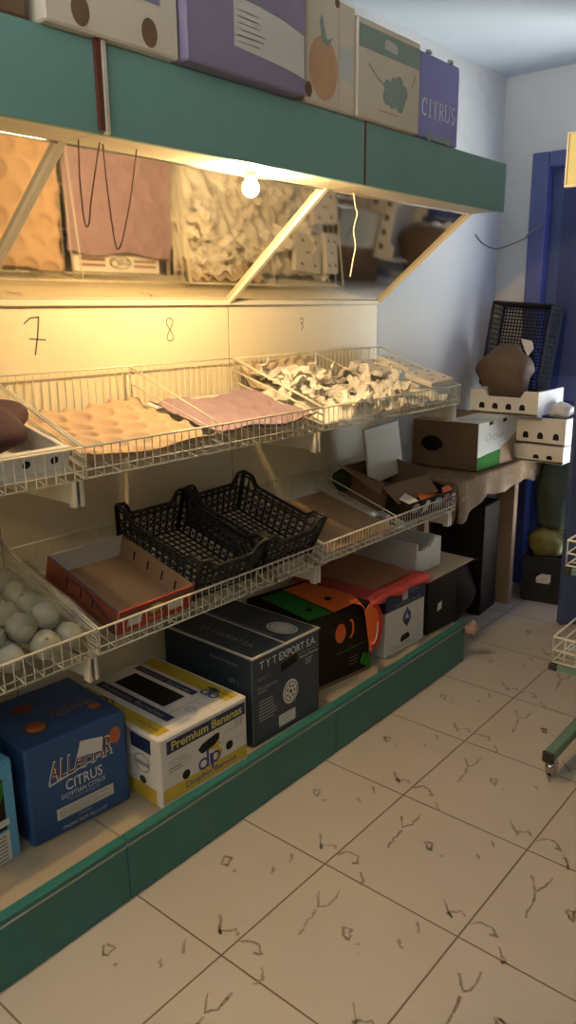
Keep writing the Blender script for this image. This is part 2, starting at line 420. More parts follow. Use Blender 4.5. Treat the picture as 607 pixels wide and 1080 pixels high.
# wire baskets ----------------------------------------------------
def bracket(y, z):
    b = MB()
    b.box((XP,y-.009,z-.055),(-.075,y-.005,z-.006),'cream_metal'); b.box((XP,y+.005,z-.055),(-.075,y+.009,z-.006),'cream_metal')
    b.box((-.090,y-.0135,z-.062),(-.066,y-.005,z-.001),'cream_metal',.001); b.box((-.090,y+.005,z-.062),(-.066,y+.0135,z-.001),'cream_metal',.001)
    b.build('shelf_bracket', SH)
def basket(y0, y1, zf, zft, zb, zbt, label, group, sp=.0245, xf=-.055, xb=-.43):
    t = thing('wire_basket', label, 'basket', (xb, (y0+y1)/2, zb), (0,0,0), group)
    W = (y1-y0)/2 - .004; X = xf-xb; r, rw = .0026, .00155
    zf -= zb; zft -= zb; zbt -= zb; zb = 0.
    b = MB(); b.tube([(0,-W,zbt),(0,W,zbt)], r, 'wire'); 
    for s_ in (-1,1): b.tube([(0,s_*W,zbt),(X,s_*W,zft)], r, 'wire')
    b.tube([(X,-W,zft),(X,W,zft)], r*1.15, 'wire'); b.build('top_rail', t)
    n = int(round(2*W/sp))
    b = MB()
    for i in range(n+1):
        y = -W + 2*W*i/n
        b.tube([(X,y,zft),(X,y,zf-.004)], rw, 'wire', 5, False)
    b.tube([(X-.004,-W,zf-.004),(X-.004,W,zf-.004)], r, 'wire'); b.tube([(X,-W,zf+.016),(X,W,zf+.016)], rw, 'wire', 5); b.build('front_grille', t)
    b = MB()
    for i in range(n+1):
        y = -W + 2*W*i/n
        b.tube([(0,y,zbt),(0,y,0)], rw, 'wire', 5, False)
    b.tube([(0,-W,0),(0,W,0)], r, 'wire'); b.build('back_grille', t)
    for s_ in (-1,1):
        b = MB()
        for q in (0., .33, .66): b.tube([(0,s_*W,zbt*q),(X,s_*W,zf+(zft-zf)*q)], rw*1.15, 'wire', 5)
        b.build('side_grille', t)
    b = MB()
    for i in range(n//2+1):
        y = -W + 4*W*i/n
        if abs(y) <= W: b.tube([(0,y,0),(X,y,zf-.003)], rw, 'wire', 5, False)
    for q in (.33,.66): b.tube([(X*q,-W,zf*q-.003),(X*q,W,zf*q-.003)], r, 'wire', 5, False)
    b.build('floor_grille', t)
    return t
def divider(y, zf, zft, zb, zbt, label, xf=-.057, xb=-.428):
    t = thing('wire_divider', label, 'divider', (xb,y,zb))
    X = xf-xb; b = MB()
    b.tube([(0,0,zbt-zb-.004),(X,0,zft-zb-.004)], .0024, 'wire'); b.build('top_rail', t)
    b = MB()
    for q in (.1,.5): b.tube([(0,0,(zbt-zb)*q+.006),(X-.004,0,zf-zb+(zft-zf)*q+.006)], .0018, 'wire', 5)
    b.tube([(0,0,.004),(0,0,zbt-zb)], .0022, 'wire'); b.tube([(X-.004,0,zf-zb+.006),(X-.004,0,zft-zb-.004)], .0018, 'wire', 5)
    b.build('side_grille', t)
U = (1.10,1.168,1.19,1.305); Lo = (.668,.731,.765,.855)
names = ['left end', 'middle', 'right end']
ul = ['cream wire basket on the upper tier, holding a white crate with purple bag',
      'cream wire basket on the upper tier, lined with tan and purple pulp trays',
      'cream wire basket on the upper tier, full of white padding scraps']
ll = ['cream wire basket on the lower tier, filled with pale round produce',
      'cream wire basket on the lower tier, holding a red carton and black crates',
      'cream wire basket on the lower tier, holding bare cardboard and a brown carton']
for i in range(1, 4):
    basket(YS[i],YS[i+1],*U,ul[i-1],'wire baskets of the upper tier')
    basket(YS[i],YS[i+1],*Lo,ll[i-1],'wire baskets of the lower tier', sp=.0245 if i<3 else .018)
for y in (YS[1]+.02,YS[2],YS[3],YS[4]-.02):
    bracket(y-.012 if y<1.7 else y, U[0]-.0085); bracket(y-.012 if y<1.7 else y, Lo[0]-.0085)
divider(.425,*U,'wire divider between the tan and purple pulp trays in the upper middle basket')
divider(1.30,*U,'wire divider standing amid white padding in the upper right basket')
divider(1.305,*Lo,'wire divider between bare cardboard and the brown carton in the lower right basket')

# ------------------------------------------------------------------ boxes
def on_front(d, h, w): return ((0,0,0),(0,1,0),(0,0,1))
def box_thing(name, label, cat, loc, yaw, w, d, h, k, group=None, tilt=0., lidm=None, bev=.004):
    """front lower left corner at loc; w along +Y, depth to -X. returns (thing, body MB, faces)"""
    t = thing(name, label, cat, loc, (0,tilt,yaw), group)
    b = MB(); b.box((-d,0,0),(0,w,h), k, bev)
    F = dict(front=((0,0,0),(0,1,0),(0,0,1)), left=((-d,0,0),(1,0,0),(0,0,1)), top=((0,0,h),(0,1,0),(-1,0,0)), topx=((-d,0,h),(1,0,0),(0,1,0)))
    return t, b, F
def small_lines(b, F, a, c, w, n, dz, k, hgt=.004):
    for i in range(n): b.prect(F, a, c-i*dz, a+w*random.uniform(.6,1.), c-i*dz+hgt, k, .001)

# cyan carton at the left edge
t, b, F = box_thing('produce_carton','light blue carton with green and black print at the far left of the plinth','box',(-.142,-.55,.176),R(3),.335,.29,.262,'blue_light')
f = F['front']
b.prect(f,.02,.09,.305,.225,'dark_box',.0008); b.pell(f,.23,.20,.075,.075,'green_print',.001); b.pell(f,.17,.19,.06,.06,'dark_box',.0013)
b.prect(f,.265,.10,.312,.118,'print_white',.0013); b.prect(f,.19,.005,.31,.085,'off_white',.001)
for i in range(7): b.prect(f,.20,.012+i*.010,.30,.0145+i*.010,'ink',.0014)
b.build('body',t)
b = MB(); b.box((-.288,.002,.2625),(-.002,.333,.2665),'blue_light',.001); b.prect(((0,0,.2665),(0,1,0),(-1,0,0)),.03,.03,.3,.25,'sage',.0006); b.build('flap',t)

# blue citrus carton
t, b, F = box_thing('citrus_carton','deep blue citrus carton with orange lettering, second box from the left on the plinth','box',(-.150,-.187,.176),R(-5),.285,.285,.268,'blue_box',bev=.007)
f = F['front']
b.pline(f,[(.055,.150),(.235,.178)],.004,'print_white')
for q,(k,bo,lf_) in enumerate((('print_white',.075,.0010),('brown_print',.045,.0014),)):
    b.ptext(f,'ALLAHAR',.052 if q==0 else .0565,.154 if q==0 else .158,.186 if q==0 else .177,.058 if q==0 else .050,k,lf_,bold=.035 if q==0 else .0,shear=.15,rot=R(3))
b.pell(f,.247,.212,.017,.024,'print_orange',.0015)
b.ptext(f,'CITRUS',.098,.117,.105,.030,'print_white',bold=.012)
b.ptext(f,'EGYPTIAN CITRUS',.085,.098,.125,.013,'print_white'); b.ptext(f,'TAMANT IMPORTER',.10,.086,.095,.008,'print_grey')
b.prect(f,.068,.045,.232,.077,'off_white',.001); small_lines(b,f,.075,.068,.15,4,.0065,'print_grey',.0028)
b.ptext(f,'ORIGIN',.125,.032,.04,.008,'print_grey'); b.ptext(f,'TRADING FROM TALLA LAST',.08,.014,.13,.0095,'print_white')
f = F['top']; b.ptext(f,'ALLAHAR',.13,.10,.12,.045,'print_grey',shear=.1); b.ptext(f,'ALLAHAR',.133,.103,.12,.040,'brown_print',.0016)
b.pell(f,.24,.08,.016,.015,'print_orange'); 
for a, c in ((.075,.085),(.095,.20)):
    b.pell(f,a,c,.030,.026,'brown_print')
b.build('body',t)
b = MB()                                     # orange round finger tabs raised above the lid
for a, c in ((.075,.085),):
    b.tube([(-c,a,.268),(-c,a,.274)],.024,'print_orange',18)
b.build('round_tab',t)
b = MB(); b.pr(((0,0,0),(0,1,0),(0,0,1)),[(.134,.196),(.206,.186),(.211,.224),(.146,.238)],'white_card',.003)
small_lines(b,((0,0,0),(0,1,0),(0,0,1)),.150,.222,.045,4,.007,'print_grey',.001)
o = b.build('price_sticker',t,solid=.0006); o['label'] = 'white paper sticker, slightly tilted'

# banana box
t, b, F = box_thing('banana_box','white and yellow banana box with dark blue lettering, between two dark blue cartons','box',(-.022,.117,.1765),R(-1.5),.325,.42,.205,'white_card',bev=.005)
f = F['front']
b.prect(f,.006,.012,.319,.052,'yellow',.0008); b.prect(f,.024,.152,.316,.190,'navy',.0008)
b.ptext(f,'Premium Bananas',.040,.159,.262,.026,'print_yellow',bold=.022)
b.ptext(f,'Dolphin Banana',.085,.020,.19,.022,'logo_blue',.0013,bold=.012)
b.pr(f,[(.132,.118),(.150,.130),(.198,.139),(.214,.137),(.212,.118),(.190,.106),(.146,.100)],'hole',.0012)
b.pell(f,.087,.066,.014,.014,'hole',.0013); b.pell(f,.250,.080,.014,.014,'hole',.0013)
b.pr(f,[(.160,.094),(.176,.112),(.206,.114),(.225,.102),(.206,.098),(.226,.076),(.196,.052),(.204,.09),(.176,.10)],'yellow',.0011)
b.pring(f,.150,.068,.019,.018,.007,'logo_blue',.0015); b.prect(f,.162,.052,.170,.104,'logo_blue',.0015)
b.prect(f,.174,.052,.182,.088,'logo_blue',.0015); b.pring(f,.196,.070,.018,.018,.007,'logo_blue',.0015); b.prect(f,.180,.035,.187,.085,'logo_blue',.0015)
small_lines(b,f,.028,.128,.09,4,.007,'print_grey',.0018); small_lines(b,f,.028,.104,.055,2,.008,'ink',.0022)
for x0,x1,y0,y1 in ((.228,.305,.092,.126),(.272,.287,.130,.148),(.291,.308,.130,.148)):
    b.pline(f,[(x0,y0),(x1,y0),(x1,y1),(x0,y1),(x0,y0)],.0014,'print_grey')
b.pline(f,[(.276,.134),(.283,.144)],.002,'ink'); b.pline(f,[(.296,.133),(.301,.145)],.003,'ink')
f = F['left']
b.prect(f,.30,.150,.385,.192,'navy',.0008); b.prect(f,.20,.006,.40,.05,'yellow',.0008); b.prect(f,.02,.006,.20,.05,'yellow',.0008)
b.pring(f,.345,.112,.033,.028,.004,'print_grey'); b.prect(f,.315,.105,.375,.117,'print_grey',.001); b.pell(f,.345,.062,.014,.012,'sack_green')
f = F['topx']
b.prect(f,.02,.012,.40,.055,'yellow',.0008); b.prect(f,.02,.262,.40,.312,'yellow',.0008)
b.prect(f,.03,.078,.36,.108,'navy',.0009); b.ptext(f,'Premium Bananas',.05,.084,.28,.017,'print_grey',.0014,bold=.01)
b.prect(f,.03,.222,.30,.248,'navy',.0009); b.ptext(f,'Premium Bananas',.05,.227,.23,.014,'print_grey',.0014,bold=.01)
b.prect(f,.06,.125,.29,.205,'hole',.0009)
b.ptext(f,'Dolphin Banana',.28,.022,.10,.018,'kraft_dark',.0014); b.ptext(f,'Dolphin Banana',.30,.280,.10,.018,'kraft_dark',.0014)
for cx in (.315,):
    b.pring(f,cx,.262,.017,.016,.006,'logo_blue',.0016); b.prect(f,cx+.012,.246,cx+.019,.292,'logo_blue',.0016); b.pring(f,cx+.034,.262,.016,.016,.006,'logo_blue',.0016)
    b.pr(f,[(cx-.02,.285),(cx+.01,.296),(cx+.04,.285),(cx+.02,.275)],'sack_green',.0018)
b.pring(f,.12,.035,.02,.018,.005,'sack_green',.0016); b.pring(f,.15,.040,.016,.016,.004,'sack_green',.0016); b.pring(f,.355,.165,.012,.016,.002,'print_grey'); b.pring(f,.362,.165,.018,.010,.002,'print_grey')
b.pline(f,[(.33,.012),(.33,.315)],.0012,'kraft_dark'); b.pline(f,[(.33,.205),(.418,.205)],.001,'kraft_dark')
b.build('body',t)

# TYT export box
t, b, F = box_thing('export_carton','dark navy export carton with a round white seal, right of the banana box','box',(-.035,.492,.1765),R(-1.5),.312,.40,.292,'tyt',bev=.004)
f = F['front']
b.ptext(f,'T Y T EXPORT S.A.',.030,.247,.262,.026,'print_white',bold=.015)
b.pline(f,[(0.,.290),(.312,.290)],.004,'off_white'); b.pline(f,[(0.202,.236),(.31,.236)],.0015,'print_grey')
b.pr(f,[(.125,.205),(.20,.216),(.20,.242),(.19,.243),(.125,.233)],'hole',.0011)
b.ptext(f,'LIPY 1',.022,.212,.045,.009,'print_grey'); b.ptext(f,'Productos',.022,.180,.085,.012,'print_grey'); small_lines(b,f,.022,.172,.06,1,.01,'print_grey',.003)
b.ptext(f,'Banana Musaceae',.215,.219,.085,.009,'print_white'); small_lines(b,f,.24,.206,.04,3,.008,'print_grey',.004)
for i in range(7): small_lines(b,f,.024,.140-i*.0105,.085,1,.01,'print_grey',.0042)
b.pell(f,.168,.125,.036,.041,'off_white'); b.pring(f,.168,.125,.030,.034,.003,'tyt',.0013)
for q in range(7):
    t_ = 2*PI*q/7; b.pell(f,.168+.017*math.cos(t_),.125+.020*math.sin(t_),.004,.005,'sack_green',.0015,8)
b.pell(f,.168,.125,.006,.007,'sack_green',.0015,8)
b.prect(f,.112,.022,.190,.062,'off_white',.001); small_lines(b,f,.120,.054,.06,3,.008,'print_grey',.0015)
f = F['left']; b.ptext(f,'LIPY 1',.30,.19,.04,.014,'print_grey'); b.ptext(f,'Banana Productos',.22,.25,.12,.010,'print_grey'); b.pline(f,[(0,.290),(.40,.290)],.004,'off_white')
b.pline(f,[(.398,0),(.398,.29)],.002,'print_grey')
f = F['topx']; b.pline(f,[(0,.003),(.40,.003)],.006,'off_white'); b.pline(f,[(.397,0),(.397,.312)],.006,'off_white'); b.pline(f,[(0,.309),(.40,.309)],.005,'off_white')
b.pline(f,[(0,.158),(.40,.150)],.010,'off_white'); b.pline(f,[(.0,.172),(.33,.166)],.003,'print_grey')
b.ptext(f,'T Y T EXPORT S.A.',.10,.06,.24,.022,'print_grey',bold=.005)
b.pell(f,.31,.232,.058,.042,'off_white'); b.pring(f,.31,.232,.048,.034,.003,'tyt',.0014)
for q in range(9): b.pell(f,.31+.028*math.cos(q*.7),.232+.019*math.sin(q*.7),.004,.003,'print_grey',.0014,8)
b.build('body',t)

# dark printed fruit carton with orange and green flaps
t, b, F = box_thing('fruit_carton','dark fruit carton with orange and green printed flaps, behind the navy export carton','box',(-.118,.845,.176),R(-9),.315,.32,.268,'dark_box',bev=.003)
f = F['front']
b.pell(f,.165,.185,.026,.036,'orange'); b.pring(f,.215,.19,.018,.036,.010,'orange',.0012,24,-PI*.6,PI*.6)
b.pline(f,[(.15,.11),(.30,.118)],.003,'green_print'); small_lines(b,f,.21,.075,.05,3,.012,'kraft_dark',.003)
b.prect(f,0,0,.314,.014,'kraft_dark',.001)
b.build('body',t)
def flap(nm, pts, k, kk=None):
    b = MB(); b.add(pts, [tuple(range(len(pts)))], k); return b.build(nm, t, solid=.004)
H = .27
b = MB(); b.add([(-.005,.02,H+.002),(-.005,.125,H+.002),(-.26,.125,H+.012),(-.26,.02,H+.012)],[(0,1,2,3)],'green_print'); b.pell(((0,0,H+.008),(0,1,0),(-1,0,0)),.07,.06,.014,.012,'hole',.004)
o = b.build('flap',t,solid=.003); o['label'] = 'green printed flap'
b = MB(); b.add([(.0,.135,H+.004),(.012,.235,H+.022),(-.10,.262,H+.02),(-.27,.24,H+.012),(-.27,.135,H+.01)],[(0,1,2,3,4)],'orange'); b.pell(((0,0,H+.016),(0,1,0),(-1,0,0)),.175,.075,.014,.012,'hole',.006)
o = b.build('flap',t,solid=.003); o['label'] = 'flat orange printed flap'
b = MB()      # orange flap bent over the right edge of the carton
prof = [(.012,.225,H+.022),(.034,.252,H+.015),(.050,.275,H-.02),(.052,.290,H-.08),(.048,.285,H-.155)]
w_ = [.10,.115,.12,.10,.03]
vs = []
for (x,y,z),q in zip(prof,w_):
    for s_ in range(5): vs.append((x-q*s_/4*.9+.0, y-.02+.05*s_/4, z+.004*math.sin(s_)))
b.add(vs, [(j*5+i,j*5+i+1,(j+1)*5+i+1,(j+1)*5+i) for j in range(4) for i in range(4)], 'orange', True)
o = b.build('flap',t,solid=.003); o['label'] = 'orange flap bent down at the right'
b = MB(); Fq = ((.046,.27,.10),(0,1,0),(0,0,1))
b.pr(((.050,.235,.05),(0,1,0),(0,0,1)),[(.0,.21),(.02,.235),(.055,.225),(.078,.17),(.075,.10),(.05,.065),(.03,.05),(.02,.10)],'orange',0.)
b.pring(((.051,.235,.05),(0,1,0),(0,0,1)),.045,.145,.042,.085,.014,'red',.002,t0=-PI*.6,t1=PI*.55)
b.pring(((.051,.235,.05),(0,1,0),(0,0,1)),.040,.140,.026,.06,.005,'white_card',.0022,t0=-PI*.6,t1=.3)
o = b.build('flap',t,solid=.002); o['label'] = 'orange flap printed with a red and white swoosh'
b = MB(); b.add([(.02,.245,.055),(.02,.30,.015),(.02,.29,.075),(.02,.262,.09)],[(0,1,2,3)],'green_print'); o = b.build('leaf_print',t,solid=.002); o['label'] = 'green leaf shaped cutout'

# white and blue carton
t, b, F = box_thing('white_carton','white carton with a navy band and round emblem, under the red lid','box',(-.068,1.258,.1765),R(-3),.262,.36,.262,'white_card',bev=.004)
f = F['front']
b.prect(f,0,.182,.262,.262,'navy',.0008); b.prect(f,.105,.205,.142,.262,'off_white',.0012); b.ptext(f,'N',.117,.222,.014,.022,'print_grey',.0016)
b.ptext(f,'PREMIUM FRUIT',.06,.188,.17,.012,'print_grey',.0013); b.ptext(f,'DAMMAM',.16,.225,.06,.012,'print_grey',.0013)
b.pring(f,.140,.130,.026,.030,.006,'navy'); b.pr(f,[(.112,.12),(.140,.175),(.168,.12),(.155,.12),(.140,.150),(.125,.12)],'logo_blue',.0012)
b.pr(f,[(.122,.118),(.140,.088),(.158,.118),(.146,.125),(.132,.125)],'navy',.0013); b.pr(f,[(.098,.048),(.108,.062),(.150,.066),(.162,.052),(.158,.040),(.104,.036)],'hole',.0011)
small_lines(b,f,.05,.028,.15,2,.010,'print_grey',.003)
f = F['left']; b.prect(f,0,.182,.36,.262,'navy',.0008)
pts = [(.10,.215),(.13,.205),(.15,.22),(.19,.212),(.21,.222),(.25,.212),(.28,.22)]
b.pline(f,pts,.006,'print_grey'); 
for a in (.13,.18,.22,.27): b.pline(f,[(a,.215),(a+.004,.238)],.005,'print_grey')
b.build('body',t)
# crumpled red lid / tray on top
t = thing('carton_lid','worn red carton lid with a tan middle lying on the white carton','lid',(-.255,1.385,.4405),(0,0,R(-3)))
b = MB()
def lid(u, v):
    x = -.20+.42*u; y = -.235+.40*v
    e = min(u,1-u,v,1-v); z = .004+.012*min(1,e*7) + wob((x,y,0),.0018,22)
    if e < .001: z = -.012+.008*math.sin(u*20+v*13)**2
    return (x + .008*math.sin(v*17), y+.008*math.sin(u*15), z)
b.grid(lid,26,26,'red_lid'); 
b.add([(-.15,-.17,.021),(.165,-.16,.021),(.165,.10,.022),(-.15,.13,.021)],[(0,1,2,3)],'red_kraft')
b.build('body',t,solid=.003)
# dark carton at the end with board on it
t, b, F = box_thing('dark_carton','dark brown carton with a small white sticker at the right end of the plinth','box',(-.055,1.548,.1765),R(-4),.212,.36,.222,'dark_box',bev=.004)
b.pr(F['front'],[(.068,.085),(.098,.092),(.10,.125),(.07,.118)],'print_white',.001); b.build('body',t)
t = thing('cardboard_sheet','pale cardboard sheet lying over the dark carton at the plinth end','cardboard',(-.20,1.77,.401),(0,R(1),0))
b = MB(); b.box((-.17,-.21,0),(.14,.17,.005),'kraft_pale',.001); b.add([(.05,.168,.005),(.14,.168,.004),(.155,.185,.0),(.05,.178,.0)],[(0,1,2,3)],'kraft_pale'); b.build('sheet',t)
t, b, F = box_thing('foam_box','open white foam box with a notched rim on the cardboard sheet below the lower basket','box',(-.14,1.59,.408),R(-3),.20,.30,.002,'foam',bev=0)
b = MB()
b.box((-.30,0,0),(0,.185,.01),'foam')
for z0 in (0,):
    b.box((-.30,0,.01),(0,.014,.125),'foam',.002); b.box((-.30,.171,.01),(0,.185,.125),'foam',.002); b.box((-.30,.014,.01),(-.286,.171,.125),'foam',.002)
fr = [(.014,.01),(.171,.01),(.171,.125),(.13,.13),(.12,.11),(.09,.095),(.075,.102),(.06,.09),(.03,.088),(.014,.095)]
b.add([(0,a,c) for a,c in fr]+[(-.014,a,c) for a,c in fr],[tuple(range(10)),tuple(range(19,9,-1))]+[(i,i+10,(i+1)%10+10,(i+1)%10) for i in range(10)],'foam')
b.build('body',t)
b = MB(); b.sphere((0,0,0),.03,'pink_bag',16,10,lambda d:1+wob(d,.22,4.))
tag(b.build('crumpled_bag',None,(.022,1.79,.145)),'small crumpled pinkish plastic bag caught on the plinth end','bag')

# red open carton in the lower basket
TL = R(16.5)
t = thing('open_carton','open red fruit carton in the lower middle wire basket','box',(-.083,.050,.684),(0,TL,0))
w_, d_, h_ = .25, .30, .070
b = MB(); b.box((-d_,0,0),(0,w_,.004),'kraft'); b.build('bottom',t)
def wallp(nm, a, c, out, kin, kout, prints=None):
    b = MB(); b.box(a, c, kin)
    if prints: prints(b)
    return b.build(nm, t)
def pf(b):
    f = ((.0045,0,0),(0,1,0),(0,0,1)); b.prect(f,0,0,w_,h_,'red_box',.0006); b.pr(f,[(0,.052),(.12,.058),(w_,.048),(w_,.07),(0,.07)],'brown_print',.001)
    b.prect(f,.03,.016,.075,.046,'white_card',.0011); b.prect(f,.165,.018,.215,.05,'white_card',.0011)
    b.pell(f,.12,.045,.026,.014,'yellow',.0012); b.prect(f,.10,.012,.15,.022,'print_orange',.0012)
wallp('side_wall',(0,0,0),(.004,w_,h_),0,'kraft',0,pf)
def pl_(b):
    f = ((-d_,-.0005,0),(1,0,0),(0,0,1)); b.prect(f,0,0,d_,h_,'brown_print',.0006)
    for a in (.09,.15,.2): b.prect(f,a,.025,a+.006,.055,'hole',.001)
    b.pr(f,[(.1,.05),(.16,.06),(.29,.02),(.29,.026),(.17,.064),(.1,.056)],'navy',.0011)
wallp('side_wall',(-d_,0,0),(0,.004,h_),0,'kraft',0,pl_)
def pr_(b):
    f = ((-d_,w_-.0045,0),(1,0,0),(0,0,1))
    for a in (.06,.12,.18,.235): b.prect(f,a,.022,a+.007,.05,'hole',.001)
wallp('side_wall',(-d_,w_-.004,0),(0,w_,h_),0,'kraft',0,pr_)
b = MB(); b.box((-d_-.004,0,0),(-d_,w_,h_),'white_card'); b.build('side_wall',t)
b = MB(); b.tube([(.004,0,h_),(.004,w_,h_)],.0025,'red'); b.tube([(-d_,0,h_),(0,0,h_)],.0018,'navy'); b.build('rim',t)

# black plastic crates
def crate(label, loc, rot, L=.36, W=.262, Ht=.135, name='black_crate'):
    t = thing(name,label,'crate',loc,rot,'black plastic crates')
    tp = .018
    def P(side, s, h):     # s along side 0..1, h 0..1 ; outward taper
        e = tp*(1-h)
        x0, x1, y0, y1 = -L+e, -e, e, W-e
        z = h*Ht
        return {'f':(x1,y0+(y1-y0)*s,z),'b':(x0,y0+(y1-y0)*s,z),'l':(x0+(x1-x0)*s,y0,z),'r':(x0+(x1-x0)*s,y1,z)}[side]
    def top(side, s):      # raised corners, scooped middles
        q = min(s,1-s); base = .74 if side in 'fb' else .80
        tt = min(1,max(0,(q-.10)/.10)); tt = tt*tt*(3-2*tt)
        return 1 - (1-base)*tt
    for side in 'fblr':
        b = MB()
        n = 30
        b.tube([P(side,i/n,top(side,i/n)) for i in range(n+1)],.0055,'black_plastic',6)
        b.tube([P(side,i/n,top(side,i/n)-.10) for i in range(n+1)],.0035,'black_plastic',5)
        nb = 9 if side in 'fb' else 12
        for i in range(nb+1):
            s = i/nb; b.tube([P(side,s,0),P(side,s,top(side,s))],.0032 if 0<i<nb else .008,'black_plastic',5)
        for i in range(nb):
            s0, s1 = i/nb, (i+1)/nb
            for r_ in range(4):
                h0, h1 = .08+r_*.155, .08+(r_+1)*.155
                b.tube([P(side,s0,h0),P(side,s1,h1)],.0022,'black_plastic',4,False); b.tube([P(side,s1,h0),P(side,s0,h1)],.0022,'black_plastic',4,False)
        for h in (.05,.36,.62): b.tube([P(side,0,h),P(side,1,h)],.0028,'black_plastic',5)
        b.build('side_wall',t)
    b = MB()
    for i in range(11):
        y = tp+(W-2*tp)*i/10; b.tube([(-L+tp,y,.004),(-tp,y,.004)],.0035,'black_plastic',4)
    for i in range(14):
        x = -L+tp+(L-2*tp)*i/13; b.tube([(x,tp,.004),(x,W-tp,.004)],.0035,'black_plastic',4)
    b.build('bottom',t)
    return t
c1 = crate('black lattice plastic crate beside the red carton in the lower basket',(-.072,.306,.688),(0,TL,0))
c2 = dup(c1,(-.072,.582,.692),(R(2),TL,0),'black lattice plastic crate beside the bare cardboard in the lower basket')

# cardboard flats
for (y, z, yaw, w_, lab) in ((.945,.684,0,.34,'flat tan cardboard sheet lying in the lower right basket, next to the black crate'),):
    t = thing('cardboard_sheet',lab,'cardboard',(-.070,y-.05,z),(0,R(15),0)); b = MB()
    b.box((-.34,0,0),(0,.40,.004),'kraft',.001); b.pline(((-.34,0,.004),(1,0,0),(0,1,0)),[(0,.14),(.34,.15)],.002,'kraft_dark'); b.pline(((-.34,0,.004),(1,0,0),(0,1,0)),[(.17,0),(.175,.40)],.002,'kraft_dark'); b.build('sheet',t)
t = thing('cardboard_sheet','smaller tan cardboard flap overlapping the larger sheet in the lower right basket','cardboard',(-.065,1.14,.689),(0,R(15.5),R(7))); b = MB()
b.box((-.26,0,0),(0,.14,.004),'kraft',.001); b.build('sheet',t)

# brown carton, printed carton, foam sheet in the lower right basket
t = thing('open_carton','open brown cardboard carton behind the printed tray in the lower right basket','box',(-.175,1.355,.718),(0,R(12),R(-3)))
b = MB(); w_, d_, h_ = .30, .20, .115
b.box((-d_,0,0),(0,w_,.004),'kraft_dark')
for a,c in (((-d_,0,0),(-d_+.004,w_,h_)),((-.004,0,0),(0,w_,h_*.85)),((-d_,0,0),(0,.004,h_)),((-d_,w_-.004,0),(0,w_,h_))): b.box(a,c,'kraft_dark')
b.build('body',t)
b = MB(); b.add([(-d_,.0,h_),(0,0,h_*.85),(.03,-.05,h_*.75),(-d_+.02,-.06,h_+.02)],[(0,1,2,3)],'kraft_dark'); b.build('flap',t,solid=.003)
b = MB(); b.add([(-.002,.0,h_*.85),(-.002,w_,h_*.85),(.075,w_-.02,h_*.5),(.07,.02,h_*.45)],[(0,1,2,3)],'kraft_dark'); b.build('flap',t,solid=.003)
t = thing('printed_carton','dark printed fruit carton with orange and white pictures in the lower right basket','box',(-.072,1.385,.687),(0,R(14),R(-2)))
b = MB(); w_, d_, h_ = .315, .10, .072
b.box((-d_,0,0),(0,w_,.004),'dark_box')
for a,c in (((-d_,0,0),(-d_+.004,w_,h_)),((-.004,0,0),(0,w_,h_)),((-d_,0,0),(0,.004,h_)),((-d_,w_-.004,0),(0,w_,h_))): b.box(a,c,'dark_box')
f = ((0,0,0),(0,1,0),(0,0,1)); b.pell(f,.05,.045,.03,.02,'print_grey'); b.pr(f,[(.10,.01),(.14,.02),(.15,.06),(.12,.065)],'white_card'); b.pell(f,.21,.04,.03,.02,'print_grey'); b.pell(f,.27,.05,.02,.015,'print_orange')
for a in (.18,.24,.29): b.pline(f,[(a,.01),(a+.015,.06)],.006,'print_grey')
b.build('body',t)
b = MB(); b.add([(-.004,.08,h_),(-.004,.20,h_),(.006,.19,h_+.012),(-.03,.09,h_+.016)],[(0,1,2,3)],'print_orange'); b.add([(-.004,.24,h_),(-.004,.31,h_),(-.02,.30,h_+.016),(-.02,.25,h_+.014)],[(0,1,2,3)],'print_orange')
b.add([(-.05,.0,h_),(-.004,.0,h_),(-.004,.065,h_),(-.06,.05,h_+.012)],[(0,1,2,3)],'white_card'); b.build('flap',t,solid=.002)
t = thing('foam_sheet','white foam sheet standing upright in the lower right basket','sheet',(-.245,1.40,.80),(0,R(-8),R(8)))
b = MB(); b.box((-.005,0,0),(.005,.31,.215),'off_white',.002); b.build('sheet',t)
b = MB(); b.sphere((0,0,0),.05,'sack_green',16,10,lambda d:1+wob(d,.12,3.),(1,.9,.9))
tag(b.build('dark_bag',None,(-.345,1.375,.815)),'dark green plastic bag against the back panel in the lower right basket','bag')

# pale produce heap in lower left basket
pr0 = None; random.seed(3)
for layer in range(2):
    for iy in range(9-layer):
        for ix in range(6-layer):
            y = -.87+.08*iy+ layer*.045 + random.uniform(-.012,.012)
            y = -.072 - .075*iy + random.uniform(-.012,.012) - layer*.03
            x = -.10 - .062*ix - layer*.03 + random.uniform(-.01,.01)
            if y < -.80 or x < -.41: continue
            z = .668 + (-.055-x)*.26 + .036 + layer*.045 + random.uniform(-.005,.008)
            s_ = random.uniform(.85,1.12)
            if pr0 is None:
                b = MB(); b.sphere((0,0,0),.033,'produce_pale',18,12,lambda d:1+.03*math.sin(5*math.atan2(d.y,d.x))*(1-d.z**2)+.12*max(0,d.z)**8)
                b.tube([(0,0,.034),(0,.002,.043)],[.005,.002],'produce_pale',6)
                pr0 = tag(b.build('onion',None,(x,y,z)),'pale round vegetable heaped in the lower left wire basket','vegetable','pale vegetables in the lower left basket')
                o = pr0
            else:
                o = pr0.copy(); COL.objects.link(o); o.location = (x,y,z)
            o.scale = (s_,s_,s_*.95); o.rotation_euler = (random.uniform(-.8,.8),random.uniform(-.8,.8),random.uniform(0,6))
b = MB()
def film(u, v):
    y = -.84+.80*u; x = -.085-.325*v
    return (x, y, .668+(-.055-x)*.26+.138+.008*math.sin(y*31)*math.cos(x*37)+.006*math.sin(y*70+x*50)-.03*math.exp(-v*40)-.02*math.exp(-(1-u)*40))
b.grid(film,70,30,'film'); tag(b.build('plastic_film'),'cloudy plastic film lying over the pale vegetables in the lower left basket','film')
